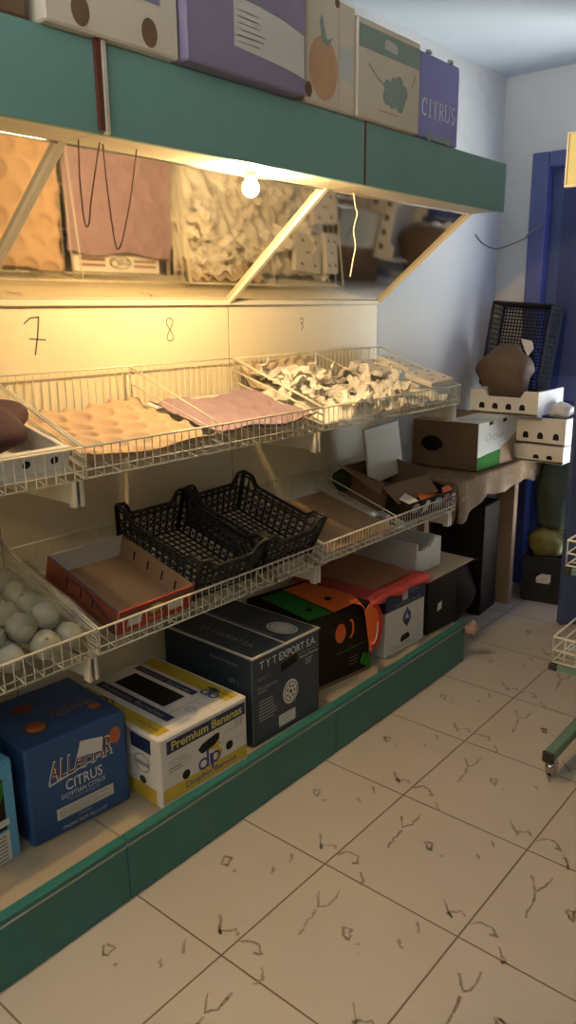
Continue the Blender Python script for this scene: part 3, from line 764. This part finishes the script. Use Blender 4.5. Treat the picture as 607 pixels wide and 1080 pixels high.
# pulp trays ---------------------------------------------------
def pulp(name, label, k, x0, x1, y0, y1, zoff, seed, lip=0., px=.064, curl=.010, amp=.015):
    t = MB()
    def fn(u, v):
        x = x1+(x0-x1)*v; y = y0+(y1-y0)*u
        base = 1.103+(-.055-x)*.235+zoff
        row = math.floor((x1-x)/px); ca = ((x1-x)/px-row-.5)*2; qq = (y-y0)/(px*1.15)+.5*(row%2); cc = (qq-math.floor(qq)-.5)*2
        rr_ = min(1,(ca*ca+cc*cc)/.80); a = -(1-rr_)**.6; c = 1
        z = base + amp*a*c + amp*.5
        e = min(u,1-u); z += curl*math.exp(-e*30)
        z += .006*math.sin(y*21+seed)+.004*math.sin(x*33+seed*2)
        if lip: z += lip*math.exp(-v*16)
        return (x+.006*math.sin(y*26+seed), y+.004*math.sin(x*30+seed), z)
    t.grid(fn,110,90,k)
    o = t.build(name,None,None,None,solid=.0025); return tag(o,label,'tray')
pulp('pulp_tray','tan moulded pulp fruit tray lining the upper middle basket','tray_tan',-.418,-.065,.00,.415,.014,1.,lip=.012)
pulp('pulp_tray','purple moulded pulp fruit tray lining the upper middle basket','tray_purple',-.366,-.062,.435,.845,.022,3.,lip=.02,curl=.008,amp=.006)
# pulp tray leaning against the back
def lean(label, k, y0, y1, z0, z1, seed, xb=-.422):
    b = MB()
    def fn(u, v):
        y = y0+(y1-y0)*u; z = z0+(z1-z0)*v
        x = xb+.004+.05*(1-v)**2 + .008*math.cos(2*PI*y/.06)*math.cos(2*PI*z/.06)
        return (x, y, z + .01*math.sin(y*17+seed))
    b.grid(fn,50,16,k); o = b.build('pulp_tray',None,solid=.0025); return tag(o,label,'tray')
lean('pale pulp tray propped against the back of the upper right basket','kraft_pale',.88,1.27,1.205,1.290,.3)
# white printed card strip behind the purple tray
t = thing('card_strip','white card strip with a red line print at the back of the upper middle basket','card',(-.424,.47,1.190),(0,R(13),0))
b = MB(); b.box((0,0,0),(.052,.345,.003),'white_card',.0006); f = ((.052,0,.003),(0,1,0),(-1,0,0))
b.prect(f,.02,.012,.12,.019,'brown_print'); b.prect(f,.02,.028,.12,.035,'brown_print'); b.prect(f,.235,.012,.33,.019,'brown_print'); b.prect(f,.235,.028,.33,.035,'brown_print')
b.ptext(f,'Citro',.14,.010,.08,.028,'ink',bold=.01); b.pring(f,.18,.022,.045,.020,.003,'ink'); b.build('strip',t)

# padding scraps --------------------------------------------------
random.seed(11)
b = MB()
def heap(u, v):
    y = .885+.84*u; x = -.065-.345*v
    e = min(1,min(u,1-u,v*.8+.06,1-v)*9)
    z = 1.106+(-.055-x)*.235 + e*(.024+.010*math.sin(y*40)*math.cos(x*52)+.008*math.sin(y*83+x*60)+.006*math.sin(y*23+2))
    return (x+.004*math.sin(y*70), y, z)
b.grid(heap,110,50,'tissue'); tag(b.build('padding_layer',None,solid=.002),'crumpled layer of white foam padding lining the upper right basket','padding',None,'stuff')
sc0 = []
for q in range(6):
    b = MB()
    sd = q*1.7
    def fn(u, v, sd=sd):
        a, c = (u-.5)*2, (v-.5)*2
        return (.040*a+.006*math.sin(c*5+sd), .030*c+.006*math.sin(a*6+sd*2), .016*math.sin(a*3.1+sd)*math.cos(c*2.7+sd*1.3)+.010*math.sin(a*7+c*5+sd)+.006*random.uniform(-1,1))
    b.grid(fn,9,8,'tissue' if q%3 else 'foam',False)
    sc0.append(b)
k_ = 0; firsts = {}
for q in range(36):
    u, v = random.random(), random.random()
    y = .91+.79*u; x = -.085-.31*v
    if y > 1.42 and random.random() < .55: continue
    z = 1.106+(-.055-x)*.235 + .046 + random.uniform(0,.026)*(1 if y<1.4 else .3)
    g = q % 6; lab = 'scrap of crumpled white foam padding heaped in the upper right basket'
    if g not in firsts:
        o = sc0[g].build('foam_scrap',None,solid=.0015); tag(o,lab,'padding','foam scraps in the upper right basket'); firsts[g] = o
    else:
        o = firsts[g].copy(); COL.objects.link(o)
    o.location = (x,y,z); o.rotation_euler = (random.uniform(-.7,.7),random.uniform(-.7,.7),random.uniform(0,6.3)); s_ = random.uniform(1.,1.6); o.scale = (s_,s_,s_*.62)
# white cartons with holes lying at the right end of the upper basket
def flat_carton(label, x, y, z, w_, d_, rot):
    t = thing('foam_tray',label,'tray',(x,y,z),rot)
    b = MB(); b.box((-d_,0,0),(0,w_,.022),'foam',.004)
    f = ((0,0,.022),(0,1,0),(-1,0,0))
    for a, c in ((.25,.2),(.75,.2),(.25,.8),(.75,.8)): b.pell(f,w_*a,d_*c,.008,.005,'hole')
    b.prect(f,w_*.38,d_*.47,w_*.62,d_*.50,'hole'); b.build('body',t)
flat_carton('flat white foam tray with holes at the back of the upper right basket',-.24,1.46,1.205,.17,.15,(0,R(15),R(4)))
flat_carton('white foam tray with holes at the front right corner of the upper right basket',-.085,1.56,1.168,.15,.13,(R(3),R(14),R(-5)))
flat_carton('narrow white foam tray against the right end of the upper right basket',-.235,1.640,1.210,.09,.16,(R(-4),R(17),0))

# left upper basket: foam crate and purple bag
t = thing('foam_crate','white foam crate with round holes in the upper left basket','crate',(-.075,-.445,1.112),(0,R(13),R(1)))
b = MB(); w_, d_, h_ = .40, .28, .062
b.box((-d_,0,0),(0,w_,.01),'foam')
for a,c in (((-d_,0,.01),(-d_+.014,w_,h_)),((-.014,0,.01),(0,w_,h_)),((-d_+.014,0,.01),(-.014,.014,h_)),((-d_+.014,w_-.014,.01),(-.014,w_,h_))): b.box(a,c,'foam',.002)
f = ((0,0,0),(0,1,0),(0,0,1))
for a in (.05,.13,.21,.29,.36): b.pell(f,a,.036,.010,.009,'hole')
b.build('body',t)
b = MB()
b.sphere((0,0,0),.12,'purple_cloth',28,16,lambda d:1+wob(d,.10,3.1,.4)+.05*math.sin(9*math.atan2(d.y,d.x)+3*d.z),(1.05,1.35,.55))
tag(b.build('purple_bag',None,(-.225,-.235,1.222),(R(8),R(14),0)),'crumpled dark purple bag lying in the white crate at the upper left','bag')

# ------------------------------------------------------------------ cartons on the canopy
ZT = 1.951
t, b, F = box_thing('brown_carton','plain brown carton on the canopy at the far left edge','box',(.085,-.56,ZT),0,.395,.30,.30,'kraft_dark'); b.build('body',t)
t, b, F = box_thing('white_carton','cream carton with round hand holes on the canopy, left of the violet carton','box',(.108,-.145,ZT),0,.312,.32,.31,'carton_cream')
f = F['front']
for a, c in ((.075,.032),(.235,.032)): b.pell(f,a,c,.020,.026,'kraft_dark',.0009)
b.prect(f,.185,.085,.265,.20,'canopy_violet',.0009); b.pell(f,.125,.10,.012,.012,'kraft_dark'); b.build('body',t)
t, b, F = box_thing('violet_carton','dark violet carton with a wide white label on the canopy above the lamp','box',(.125,.172,ZT),0,.383,.34,.33,'canopy_violet')
f = F['front']
b.pr(f,[(.138,.055),(.22,.050),(.30,.045),(.375,.035),(.375,.125),(.30,.140),(.22,.148),(.138,.150)],'white_card',.001); small_lines(b,f,.15,.125,.10,6,.012,'print_grey',.002)
b.pline(f,[(.138,.155),(.22,.154),(.30,.146),(.378,.131)],.003,'print_grey'); b.build('body',t)
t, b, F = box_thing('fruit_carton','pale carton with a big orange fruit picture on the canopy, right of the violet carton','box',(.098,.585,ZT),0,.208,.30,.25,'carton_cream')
f = F['front']
b.pell(f,.072,.085,.058,.072,'peach',.0009,24); b.pr(f,[(.055,.185),(.065,.205),(.085,.150),(.11,.160),(.09,.135),(.065,.145)],'sage',.0011)
b.prect(f,.140,.075,.192,.150,'print_white',.0010); b.pell(f,.012,.028,.014,.018,'kraft_dark'); b.pline(f,[(.135,.0),(.135,.235)],.002,'kraft_pale'); b.pell(f,.128,.242,.01,.012,'kraft_dark')
b.build('body',t)
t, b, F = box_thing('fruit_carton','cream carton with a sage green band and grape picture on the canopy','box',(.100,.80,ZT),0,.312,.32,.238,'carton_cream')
f = F['front']
b.prect(f,.004,.168,.308,.222,'sage',.0009); b.pr(f,[(.125,.185),(.185,.182),(.190,.200),(.178,.208),(.132,.210),(.125,.200)],'print_white',.0012)
for q in range(13):
    b.pell(f,.185+.055*math.cos(q*2.4)*math.sqrt(q/13),.085+.032*math.sin(q*2.4)*math.sqrt(q/13),.020,.019,'sage',.0010+q*.00002)
b.pline(f,[(.05,.135),(.09,.11),(.13,.095)],.004,'print_grey'); b.pline(f,[(.27,.12),(.285,.15)],.004,'print_grey'); small_lines(b,f,.10,.03,.15,1,.01,'peach',.003); b.build('body',t)
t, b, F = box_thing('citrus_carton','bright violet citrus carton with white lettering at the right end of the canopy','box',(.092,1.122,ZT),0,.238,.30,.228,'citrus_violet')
f = F['front']
# serif lettering
def cit(a, c, s):
    b.pring(f,a+.011*s,c+.016*s,.0115*s,.0165*s,.0045*s,'print_bright',.0012,24,R(50),R(310)); b.prect(f,a+.016*s,c+.022*s,a+.0185*s,c+.032*s,'print_bright',.0012)
    x = a+.027*s
    b.prect(f,x+.002*s,c,x+.0065*s,c+.032*s,'print_bright',.0012); b.prect(f,x-.001*s,c,x+.0095*s,c+.002*s,'print_bright',.0012); b.prect(f,x-.001*s,c+.030*s,x+.0095*s,c+.032*s,'print_bright',.0012)
    x = a+.040*s
    b.prect(f,x,c+.0295*s,x+.022*s,c+.032*s,'print_bright',.0012); b.prect(f,x,c+.025*s,x+.0015*s,c+.032*s,'print_bright',.0012); b.prect(f,x+.0205*s,c+.025*s,x+.022*s,c+.032*s,'print_bright',.0012)
    b.prect(f,x+.009*s,c,x+.0135*s,c+.032*s,'print_bright',.0012); b.prect(f,x+.006*s,c,x+.0165*s,c+.002*s,'print_bright',.0012)
    x = a+.066*s
    b.prect(f,x+.002*s,c,x+.0065*s,c+.032*s,'print_bright',.0012); b.prect(f,x-.001*s,c,x+.0095*s,c+.002*s,'print_bright',.0012); b.pring(f,x+.008*s,c+.0235*s,.010*s,.0085*s,.003*s,'print_bright',.0012,16,-PI/2,PI/2)
    b.prect(f,x-.001*s,c+.030*s,x+.008*s,c+.032*s,'print_bright',.0012); b.pline(f,[(x+.009*s,c+.015*s),(x+.020*s,c+.001*s)],.004*s,'print_bright',.0012)
    x = a+.089*s
    b.prect(f,x+.001*s,c+.010*s,x+.005*s,c+.032*s,'print_bright',.0012); b.prect(f,x+.018*s,c+.010*s,x+.020*s,c+.032*s,'print_bright',.0012); b.pring(f,x+.0105*s,c+.011*s,.0095*s,.011*s,.003*s,'print_bright',.0012,14,PI,2*PI)
    b.prect(f,x-.002*s,c+.030*s,x+.008*s,c+.032*s,'print_bright',.0012); b.prect(f,x+.0155*s,c+.030*s,x+.0225*s,c+.032*s,'print_bright',.0012)
    x = a+.124*s
    b.pring(f,x,c+.0235*s,.008*s,.0085*s,.0032*s,'print_bright',.0012,16,R(30),R(270)); b.pring(f,x,c+.0085*s,.008*s,.0085*s,.0032*s,'print_bright',.0012,16,R(-150),R(90))
cit(.016,.060,1.52)
b.pell(f,.062,.010,.016,.014,'sage'); b.pell(f,.18,.010,.016,.014,'sage'); b.prect(f,.08,.0,.165,.012,'sage',.0009)
b.build('body',t)
for y in (.035,.165):
    b = MB(); b.box((-.005,y,.226),(.006,y+.022,.236),'sage',.002); b.build('corner_tab',t)

# ------------------------------------------------------------------ lamp, cords
t = thing('light_bulb','glowing bare bulb hanging under the green canopy','lamp',(-.012,.503,1.793))
b = MB(); b.tube([(0,0,0),(0,0,-.018)],.014,'white_card',14); b.build('socket',t)
b = MB(); b.sphere((0,0,-.038),.021,'bulb_glass',20,14,lambda d:1+.12*max(0,d.z)**3); b.build('glass',t)
for y_ in (-1.55,):
    l2 = dup(t, (-.012,y_,1.793), None, 'second bare bulb under the canopy, beyond the left edge of the photo')
def cord(name, label, pts, r, k, cat='cord'):
    b = MB(); P = [Vector(p) for p in pts]; out = []
    for i in range(len(P)-1):
        p0, p1, p2, p3 = P[max(i-1,0)], P[i], P[i+1], P[min(i+2,len(P)-1)]
        for q in range(8):
            s = q/8; out.append(.5*((2*p1)+(p2-p0)*s+(2*p0-5*p1+4*p2-p3)*s*s+(3*p1-p0-3*p2+p3)*s**3))
    out.append(P[-1]); b.tube(out,r,k,6); return tag(b.build(name),label,cat)
cord('string','brown cord looping down from the canopy, left and shorter of two',[(0,-.014,1.792),(0,-.018,1.72),(0,-.014,1.640),(0,-.004,1.634),(0,.006,1.68),(0,.022,1.74),(.01,.03,1.792)],.0017,'cord_dark')
cord('string','brown cord looping down from the canopy, right and longer of two',[(0,.045,1.792),(0,.050,1.70),(0,.060,1.605),(0,.070,1.591),(0,.085,1.62),(0,.108,1.69),(.01,.125,1.792)],.0017,'cord_dark')
cord('string','white knotted string hanging from the canopy beside the right mirror',[(-.04,.985,1.795),(-.04,.996,1.755),(-.04,1.005,1.735),(-.04,.988,1.690),(-.04,.998,1.645),(-.04,.985,1.60),(-.04,.972,1.555)],.0022,'cord_white')
cord('wall_cable','thin grey cable sagging across the back wall to the blue door',[(-.463,2.60,1.80),(-.463,2.68,1.765),(-.460,2.80,1.745),(-.44,2.852,1.752),(-.38,2.855,1.770),(-.31,2.855,1.797),(-.30,2.822,1.80),(-.24,2.822,1.835),(-.212,2.822,1.86)],.0035,'cable','cable')

# ------------------------------------------------------------------ table at the back
TX0, TX1, TY0, TY1, TZ = -.46, -.115, 1.86, 2.80, .745
t = thing('table','wooden table under a brown patterned cloth in the back corner','table',(-.29,2.3,0))
def rel(p): return (p[0]+.29,p[1]-2.3,p[2])
b = MB(); b.box(rel((TX0,TY0,TZ-.03)),rel((TX1,TY1,TZ)),'wood',.003); b.build('tabletop',t)
for x, y in ((TX0+.03,TY0+.03),(TX0+.16,TY0+.05),(TX0+.03,TY1-.08)):
    b = MB(); b.box(rel((x-.02,y-.02,0)),rel((x+.02,y+.02,TZ-.03)),'kraft_dark',.002); b.build('leg',t)
b = MB(); b.box(rel((-.235,2.50,0)),rel((-.135,2.54,TZ-.03)),'kraft',.002); b.build('leg',t)
b = MB()
NU, NV = 60, 26
def clothf(u, v):
    # u along outline (front end -> long side), v from centre out to hem
    y = TY0-.02 + (TY1+.02-TY0)*u
    if v < .5:
        x = TX0+.01+(TX1+.008-TX0-.01)*(v/.5); z = TZ+.003
        return (x, y, z)
    q = (v-.5)/.5; drop = .105+.065*math.exp(-((u-.0)/.16)**2)+.010*math.sin(u*17)+.005*math.sin(u*41)
    fold = .008*math.sin(u*34)*q+.012*q
    return (TX1+.008+fold+.006*math.sin(q*PI), y, TZ+.003-drop*q)
b.grid(clothf,NU,NV,'cloth')
def endf(u, v):
    x = TX0+.01+(TX1+.008-TX0-.01)*u; drop = .15+.02*u+.012*math.sin(u*13)
    return (x+.010*math.sin(v*3)*u, TY0-.02-.010*v-.010*v*math.sin(u*22), TZ+.003-drop*v)
b.grid(endf,24,12,'cloth')
tag(b.build('tablecloth',None,solid=.004),'brown patterned cloth draped over the corner table','tablecloth')
# large carton on the table
t, b, F = box_thing('brown_carton','large brown carton with a white and green printed end on the table','box',(-.135,2.075,.7535),R(0),.40,.33,.215,'kraft_dark',bev=.004)
f = F['front']
b.prect(f,0,0,.40,.215,'off_white',.0008); b.pr(f,[(0,0),(.23,0),(.23,.075),(.10,.07),(0,.062)],'green_print',.0011); b.pr(f,[(.23,0),(.40,0),(.40,.14),(.30,.10),(.23,.085)],'kraft',.0012)
b.pr(f,[(.10,.195),(.14,.20),(.14,.213),(.10,.213)],'hole',.0012); b.pr(f,[(.24,.195),(.28,.20),(.28,.213),(.24,.213)],'hole',.0012)
b.ptext(f,'Orchid',.07,.125,.17,.035,'print_grey',shear=.25)
f = F['topx']; b.prect(f,.16,.0,.33,.40,'off_white',.0008); b.pline(f,[(.2,.08),(.3,.14)],.01,'kraft_dark')
f = F['left']; b.pell(f,.10,.10,.045,.028,'hole',.0009)
b.build('body',t)
b = MB(); b.pring(((-.33,-.001,0),(1,0,0),(0,0,1)),.105,.105,.055,.04,.016,'hole',.004,20,R(-20),R(200)); b.build('handle_hole',t)

# white foam crates
def foamcrate(label, loc, w_, d_, h_, holes, notch=True, yaw=0.):
    # faces -Y ; w along X, depth along +Y
    t = thing('foam_crate',label,'crate',loc,(0,0,yaw),'white foam crates in the back corner')
    b = MB()
    b.box((0,0,0),(w_,d_,.012),'foam',.002)
    b.box((0,.014,.012),(.014,d_,h_),'foam',.002); b.box((w_-.014,.014,.012),(w_,d_,h_),'foam',.002); b.box((.014,d_-.014,.012),(w_-.014,d_,h_*.7),'foam',.002)
    n = h_*.72 if notch else h_
    fr = [(0,0),(w_,0),(w_,h_),(w_*.80,h_),(w_*.74,n),(w_*.26,n),(w_*.20,h_),(0,h_)]
    m_ = len(fr)
    b.add([(a,0,c) for a,c in fr]+[(a,.014,c) for a,c in fr],[tuple(range(m_)),tuple(range(2*m_-1,m_-1,-1))]+[(i,i+m_,(i+1)%m_+m_,(i+1)%m_) for i in range(m_)],'foam')
    f = ((0,0,0),(1,0,0),(0,0,1))
    for a in holes:
        b.pr(f,[(w_*a-.014,h_*.22),(w_*a+.014,h_*.22),(w_*a+.014,h_*.36),(w_*a+.008,h_*.46),(w_*a-.008,h_*.46),(w_*a-.014,h_*.36)],'hole',.001)
    b.build('body',t); return t
foamcrate('white foam crate with four round holes on top of the large carton',(-.345,2.40,.972),.335,.30,.112,(.18,.38,.58,.78))
foamcrate('tall white foam crate with three holes beside the large carton',(-.135,2.47,.835),.235,.26,.125,(.2,.5,.82),False)
foamcrate('low white foam crate with a dark edge, bottom of the back corner stack',(-.150,2.45,.756),.255,.28,.078,(.50,.75),False)
t = thing('white_bag','white plastic bag on the foam crates near the blue door','bag',(.02,2.60,.965))
b = MB(); b.sphere((0,0,.022),.055,'off_white',18,12,lambda d:1+wob(d,.18,4.),(1.2,1,.7)); b.build('body',t)
# upright crate with a brown bag
t = thing('black_crate','tall black lattice crate standing on end against the blue door','crate',(-.42,2.645,1.088),(R(-7),R(4),0))
b = MB(); W, Hh, D = .30, .40, .13
def bar(p, q, r=.005, n=4): b.tube([p,q],r,'black_plastic',n)
for x in (0,W):
    for y in (0,D): bar((x,y,0),(x,y,Hh),.008)
for z in (0,Hh):
    bar((0,0,z),(W,0,z),.008); bar((0,D,z),(W,D,z),.008); bar((0,0,z),(0,D,z),.008); bar((W,0,z),(W,D,z),.008)
b.build('frame',t)
b = MB()
for i in range(19): bar((W*i/18,D,0),(W*i/18,D,Hh),.0028)
for i in range(25): bar((0,D,Hh*i/24),(W,D,Hh*i/24),.0028)
b.build('bottom',t)
for x in (0,W):
    b = MB()
    for i in range(9): bar((x,D*i/8,0),(x,D*i/8,Hh),.0028)
    for i in range(17): bar((x,0,Hh*i/16),(x,D,Hh*i/16),.0028)
    b.build('side_wall',t)
b = MB()
for i in range(9): bar((0,D*i/8,Hh),(W,D*i/8,Hh),.0028)
for i in range(13): bar((W*i/12,0,Hh),(W*i/12,D,Hh),.0028)
b.build('side_wall',t)
b = MB(); b.sphere((0,0,0),.125,'bag_brown',34,24,lambda d:(1-.22*d.z)*(1+wob(d,.09,3.1,1.9)+.035*math.sin(7*math.atan2(d.y,d.x)+5*d.z)*.4+.014*math.sin(11*d.z+3*d.x)),(1.12,.55,1.12))
tag(b.build('brown_bag',None,(-.270,2.60,1.178)),'crumpled brown plastic bag in front of the black crate on the foam crate','bag')
b = MB(); b.add([(0,0,.06),(.055,.0,.05),(.062,.01,.015),(.04,.0,-.02),(.02,.005,.01)],[(0,1,2,3,4)],'white_card'); tag(b.build('paper_scrap',None,(-.175,2.545,1.255),solid=.002),'white paper scrap tucked beside the brown bag','paper')

# floor stack beside the table
t = thing('black_crate','black plastic crate on the floor under the yellow bag, beside the table','crate',(-.115,2.61,0.),(0,0,R(12)))
b = MB(); W, D, Hh = .225, .20, .24
b.box((0,0,0),(W,D,.01),'black_plastic',.002)
for a,c in (((0,.008,.01),(.008,D,Hh)),((W-.008,.008,.01),(W,D,Hh)),((.008,D-.008,.01),(W-.008,D,Hh))): b.box(a,c,'black_plastic',.002)
b.box((0,0,.01),(W,.008,Hh*.42),'black_plastic',.002); b.box((0,0,Hh*.64),(W,.008,Hh),'black_plastic',.002); b.box((0,0,Hh*.42),(W*.30,.008,Hh*.64),'black_plastic'); b.box((W*.62,0,Hh*.42),(W,.008,Hh*.64),'black_plastic')
for i in range(8): b.box((W*i/7-.003,-.006,.01),(W*i/7+.003,0,Hh*.38),'black_plastic')
b.tube([(0,-.004,Hh),(W,-.004,Hh)],.007,'black_plastic'); b.build('body',t)
b = MB(); b.pr(((W*.28,.006,Hh*.40),(1,0,0),(0,0,1)),[(.01,.0),(.05,-.004),(.085,.02),(.08,.055),(.03,.058),(.0,.03)],'off_white',.0); b.build('card_label',t,solid=.002)
b = MB(); b.sphere((0,0,0),.115,'bag_yellow',26,16,lambda d:1+wob(d,.12,4.1,.7)+.06*math.sin(7*math.atan2(d.y,d.x)+4*d.z),(1.0,.8,.62))
tag(b.build('yellow_bag',None,(-.03,2.71,.305)),'yellow green plastic bag on the black floor crate','bag')
b = MB()
def sack(u, v):
    a = 2*PI*u; r_ = .088*(1-.10*math.cos(2*PI*v)) * (1+.05*math.sin(5*a+v*6)+.03*math.sin(11*a))
    if v < .06: r_ *= math.sqrt(v/.06+.02)
    if v > .94: r_ *= math.sqrt((1-v)/.06+.02)
    return (r_*1.05*math.cos(a), r_*.8*math.sin(a), .385*v)
b.grid(sack,28,30,'sack_green'); tag(b.build('green_sack',None,(-.018,2.735,.368)),'grey green sack standing between the yellow bag and the foam crates','sack')
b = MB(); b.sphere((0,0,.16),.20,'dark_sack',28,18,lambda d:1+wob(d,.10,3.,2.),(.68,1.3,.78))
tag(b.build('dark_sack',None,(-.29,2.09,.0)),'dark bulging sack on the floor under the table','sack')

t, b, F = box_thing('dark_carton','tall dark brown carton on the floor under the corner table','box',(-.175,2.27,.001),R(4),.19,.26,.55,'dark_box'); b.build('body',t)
# ------------------------------------------------------------------ wire rack at the right
t = thing('wire_rack','green footed wire rack on castors at the right edge','rack',(1.0,1.35,0))
def rr(p): return (p[0]-1.0,p[1]-1.35,p[2])
for y in (1.62,2.05):
    b = MB(); b.box(rr((.637,y-.02,.075)),rr((1.35,y+.02,.102)),'foot_green',.002)
    b.build('base_bar',t)
b = MB(); b.box(rr((.602,1.145,.070)),rr((.636,2.07,.104)),'foot_green',.004); b.build('base_bar',t)
b = MB(); b.box(rr((.600,1.138,.067)),rr((.638,1.150,.107)),'rubber',.005); b.build('end_cap',t)
for y in (1.180,2.02):
    b = MB(); b.tube([rr((.618,y,.066)),rr((.618,y,.05))],.010,'steel',10)
    b.box(rr((.602,y-.012,.040)),rr((.634,y+.022,.060)),'steel',.005); b.sphere(rr((.618,y+.002,.036)),.026,'steel',16,10,None,(.75,1,.9))
    b.tube([rr((.607,y+.008,.0235)),rr((.629,y+.008,.0235))],.0232,'steel',22); b.tube([rr((.612,y+.008,.0235)),rr((.624,y+.008,.0235))],.0236,'rubber',22); b.build('caster',t)
for y in (1.25,2.0):
    b = MB(); b.box(rr((1.02,y-.015,.105)),rr((1.05,y+.015,1.75)),'foot_green',.002); b.build('post',t)
for z, xf in ((.405,.604),(.718,.622),(1.015,.640)):
    b = MB(); b.box(rr((xf-.004,1.150,z-.022)),rr((1.05,1.168,z-.004)),'foot_green',.001); b.box(rr((xf-.010,1.146,z-.024)),rr((xf+.016,1.172,z-.002)),'rubber',.002); b.build('shelf_arm',t)
def rbasket(label, xf, z0, z1):
    t = thing('wire_basket',label,'basket',(xf,1.15,z0),(0,0,0),'wire baskets of the right rack')
    X, Y, H_ = .40, .86, z1-z0
    b = MB(); 
    for p, q in (((0,0,H_),(X,0,H_)),((0,0,H_),(0,Y,H_)),((0,Y,H_),(X,Y,H_)),((X,0,H_),(X,Y,H_))): b.tube([p,q],.0033,'wire_white')
    b.build('top_rail',t)
    b = MB()
    for q in (.02,.5): b.tube([(0,0,H_*q),(X,0,H_*q)],.0026,'wire_white'); b.tube([(0,0,H_*q),(0,Y,H_*q)],.0026,'wire_white')
    for i in range(12): b.tube([(X*i/11,0,H_),(X*i/11,0,0)],.0024,'wire_white',5)
    b.build('side_grille',t)
    b = MB()
    for i in range(22): b.tube([(0,Y*i/21,H_),(0,Y*i/21,0)],.0024,'wire_white',5) if i in (0,21) else b.tube([(.0,Y*i/21,0),(X,Y*i/21,0)],.0024,'wire_white',5)
    for i in range(7): b.tube([(X*i/6,0,.0),(X*i/6,Y,0)],.0026,'wire_white',5)
    b.tube([(.03,0,H_*.3),(.03,Y,H_*.3)],.0024,'wire_white',5); b.build('floor_grille',t)
    return t
rbasket('bottom white wire basket of the right rack, nearest the floor',.604,.409,.492)
rbasket('second white wire basket of the right rack, holding brown packets',.622,.722,.800)
rbasket('topmost visible white wire basket of the right rack',.640,1.019,1.092)
def packet(label, loc, k, sc):
    b = MB(); b.sphere((0,0,0),.05,k,20,12,lambda d:1+wob(d,.10,5.,.2),sc); return tag(b.build('food_packet',None,loc),label,'packet','packets in the rack baskets')
packet('brown food packet at the near corner of the rack basket',(.70,1.24,.748),'packet_brown',(1.1,1.2,.5))
packet('brown food packet behind the near one in the rack basket',(.69,1.37,.748),'packet_brown',(1.0,1.1,.5))
packet('green food packet at the front of the rack basket',(.80,1.22,.748),'packet_green',(.9,1.1,.5))
packet('green food packet in the bottom rack basket',(.76,1.34,.436),'packet_green',(1.2,1.5,.5))
packet('brown food packet far in the bottom rack basket',(.74,1.55,.436),'packet_brown',(1.2,1.5,.5))
t = thing('shop_sign','small pale yellow card sign in a cream frame at the top of the rack','sign',(.556,1.10,1.768))
b = MB(); b.box((0,0,0),(.30,.008,.122),'sign_yellow',.001); b.build('card',t)
b = MB(); b.box((-.004,-.003,-.006),(.304,.012,0),'carton_cream'); b.box((-.004,-.003,0),(0,.012,.124),'carton_cream'); b.box((.0,-.003,.122),(.304,.012,.126),'carton_cream'); b.build('frame',t)
b = MB(); b.box((.29,.008,-.02),(.30,.13,-.008),'foot_green'); b.box((.286,.0,-.02),(.304,.012,.02),'foot_green'); b.build('arm',t)

# ------------------------------------------------------------------ light + camera
W = bpy.data.worlds.new('World'); SC.world = W; W.use_nodes = True
wn = W.node_tree.nodes; wl = W.node_tree.links; bg = wn['Background']; bg.inputs[1].default_value = 1.
tc = wn.new('ShaderNodeTexCoord'); sx = wn.new('ShaderNodeSeparateXYZ'); wl.new(tc.outputs['Generated'], sx.inputs[0])
rm = wn.new('ShaderNodeMapRange'); rm.inputs[1].default_value = -.12; rm.inputs[2].default_value = .12; wl.new(sx.outputs[2], rm.inputs[0])
mx = wn.new('ShaderNodeMix'); mx.data_type = 'RGBA'     # added glow below the horizon to light ceiling and upper walls, dimmed sky above
mx.inputs[6].default_value = (20.,21.2,21.4,1); mx.inputs[7].default_value = (.35,.40,.45,1)
wl.new(rm.outputs[0], mx.inputs[0]); wl.new(mx.outputs[2], bg.inputs[0])
cam = bpy.data.cameras.new('camera'); co = bpy.data.objects.new('camera', cam); COL.objects.link(co)
F_, PIT, YAW, ROL = 820.674, .255745, -.700219, -.010262
cp, sp_, cy, sy = math.cos(PIT), math.sin(PIT), math.cos(YAW), math.sin(YAW)
fwd = Vector((sy*cp, cy*cp, -sp_)); rt = Vector((cy,-sy,0)); up = rt.cross(fwd)
r2 = math.cos(ROL)*rt + math.sin(ROL)*up; u2 = -math.sin(ROL)*rt + math.cos(ROL)*up
mw = Matrix(((r2.x,u2.x,-fwd.x,1.39938),(r2.y,u2.y,-fwd.y,-1.04009),(r2.z,u2.z,-fwd.z,1.46312),(0,0,0,1)))
co.matrix_world = mw
cam.sensor_fit = 'VERTICAL'; cam.sensor_height = 36.; cam.lens = F_/1080*36.; cam.clip_start = .05
SC.camera = co
vs = SC.view_settings; vs.view_transform = 'Standard'; vs.look = 'None'; vs.gamma = 1; vs.use_curve_mapping = False; vs.exposure = 0.0
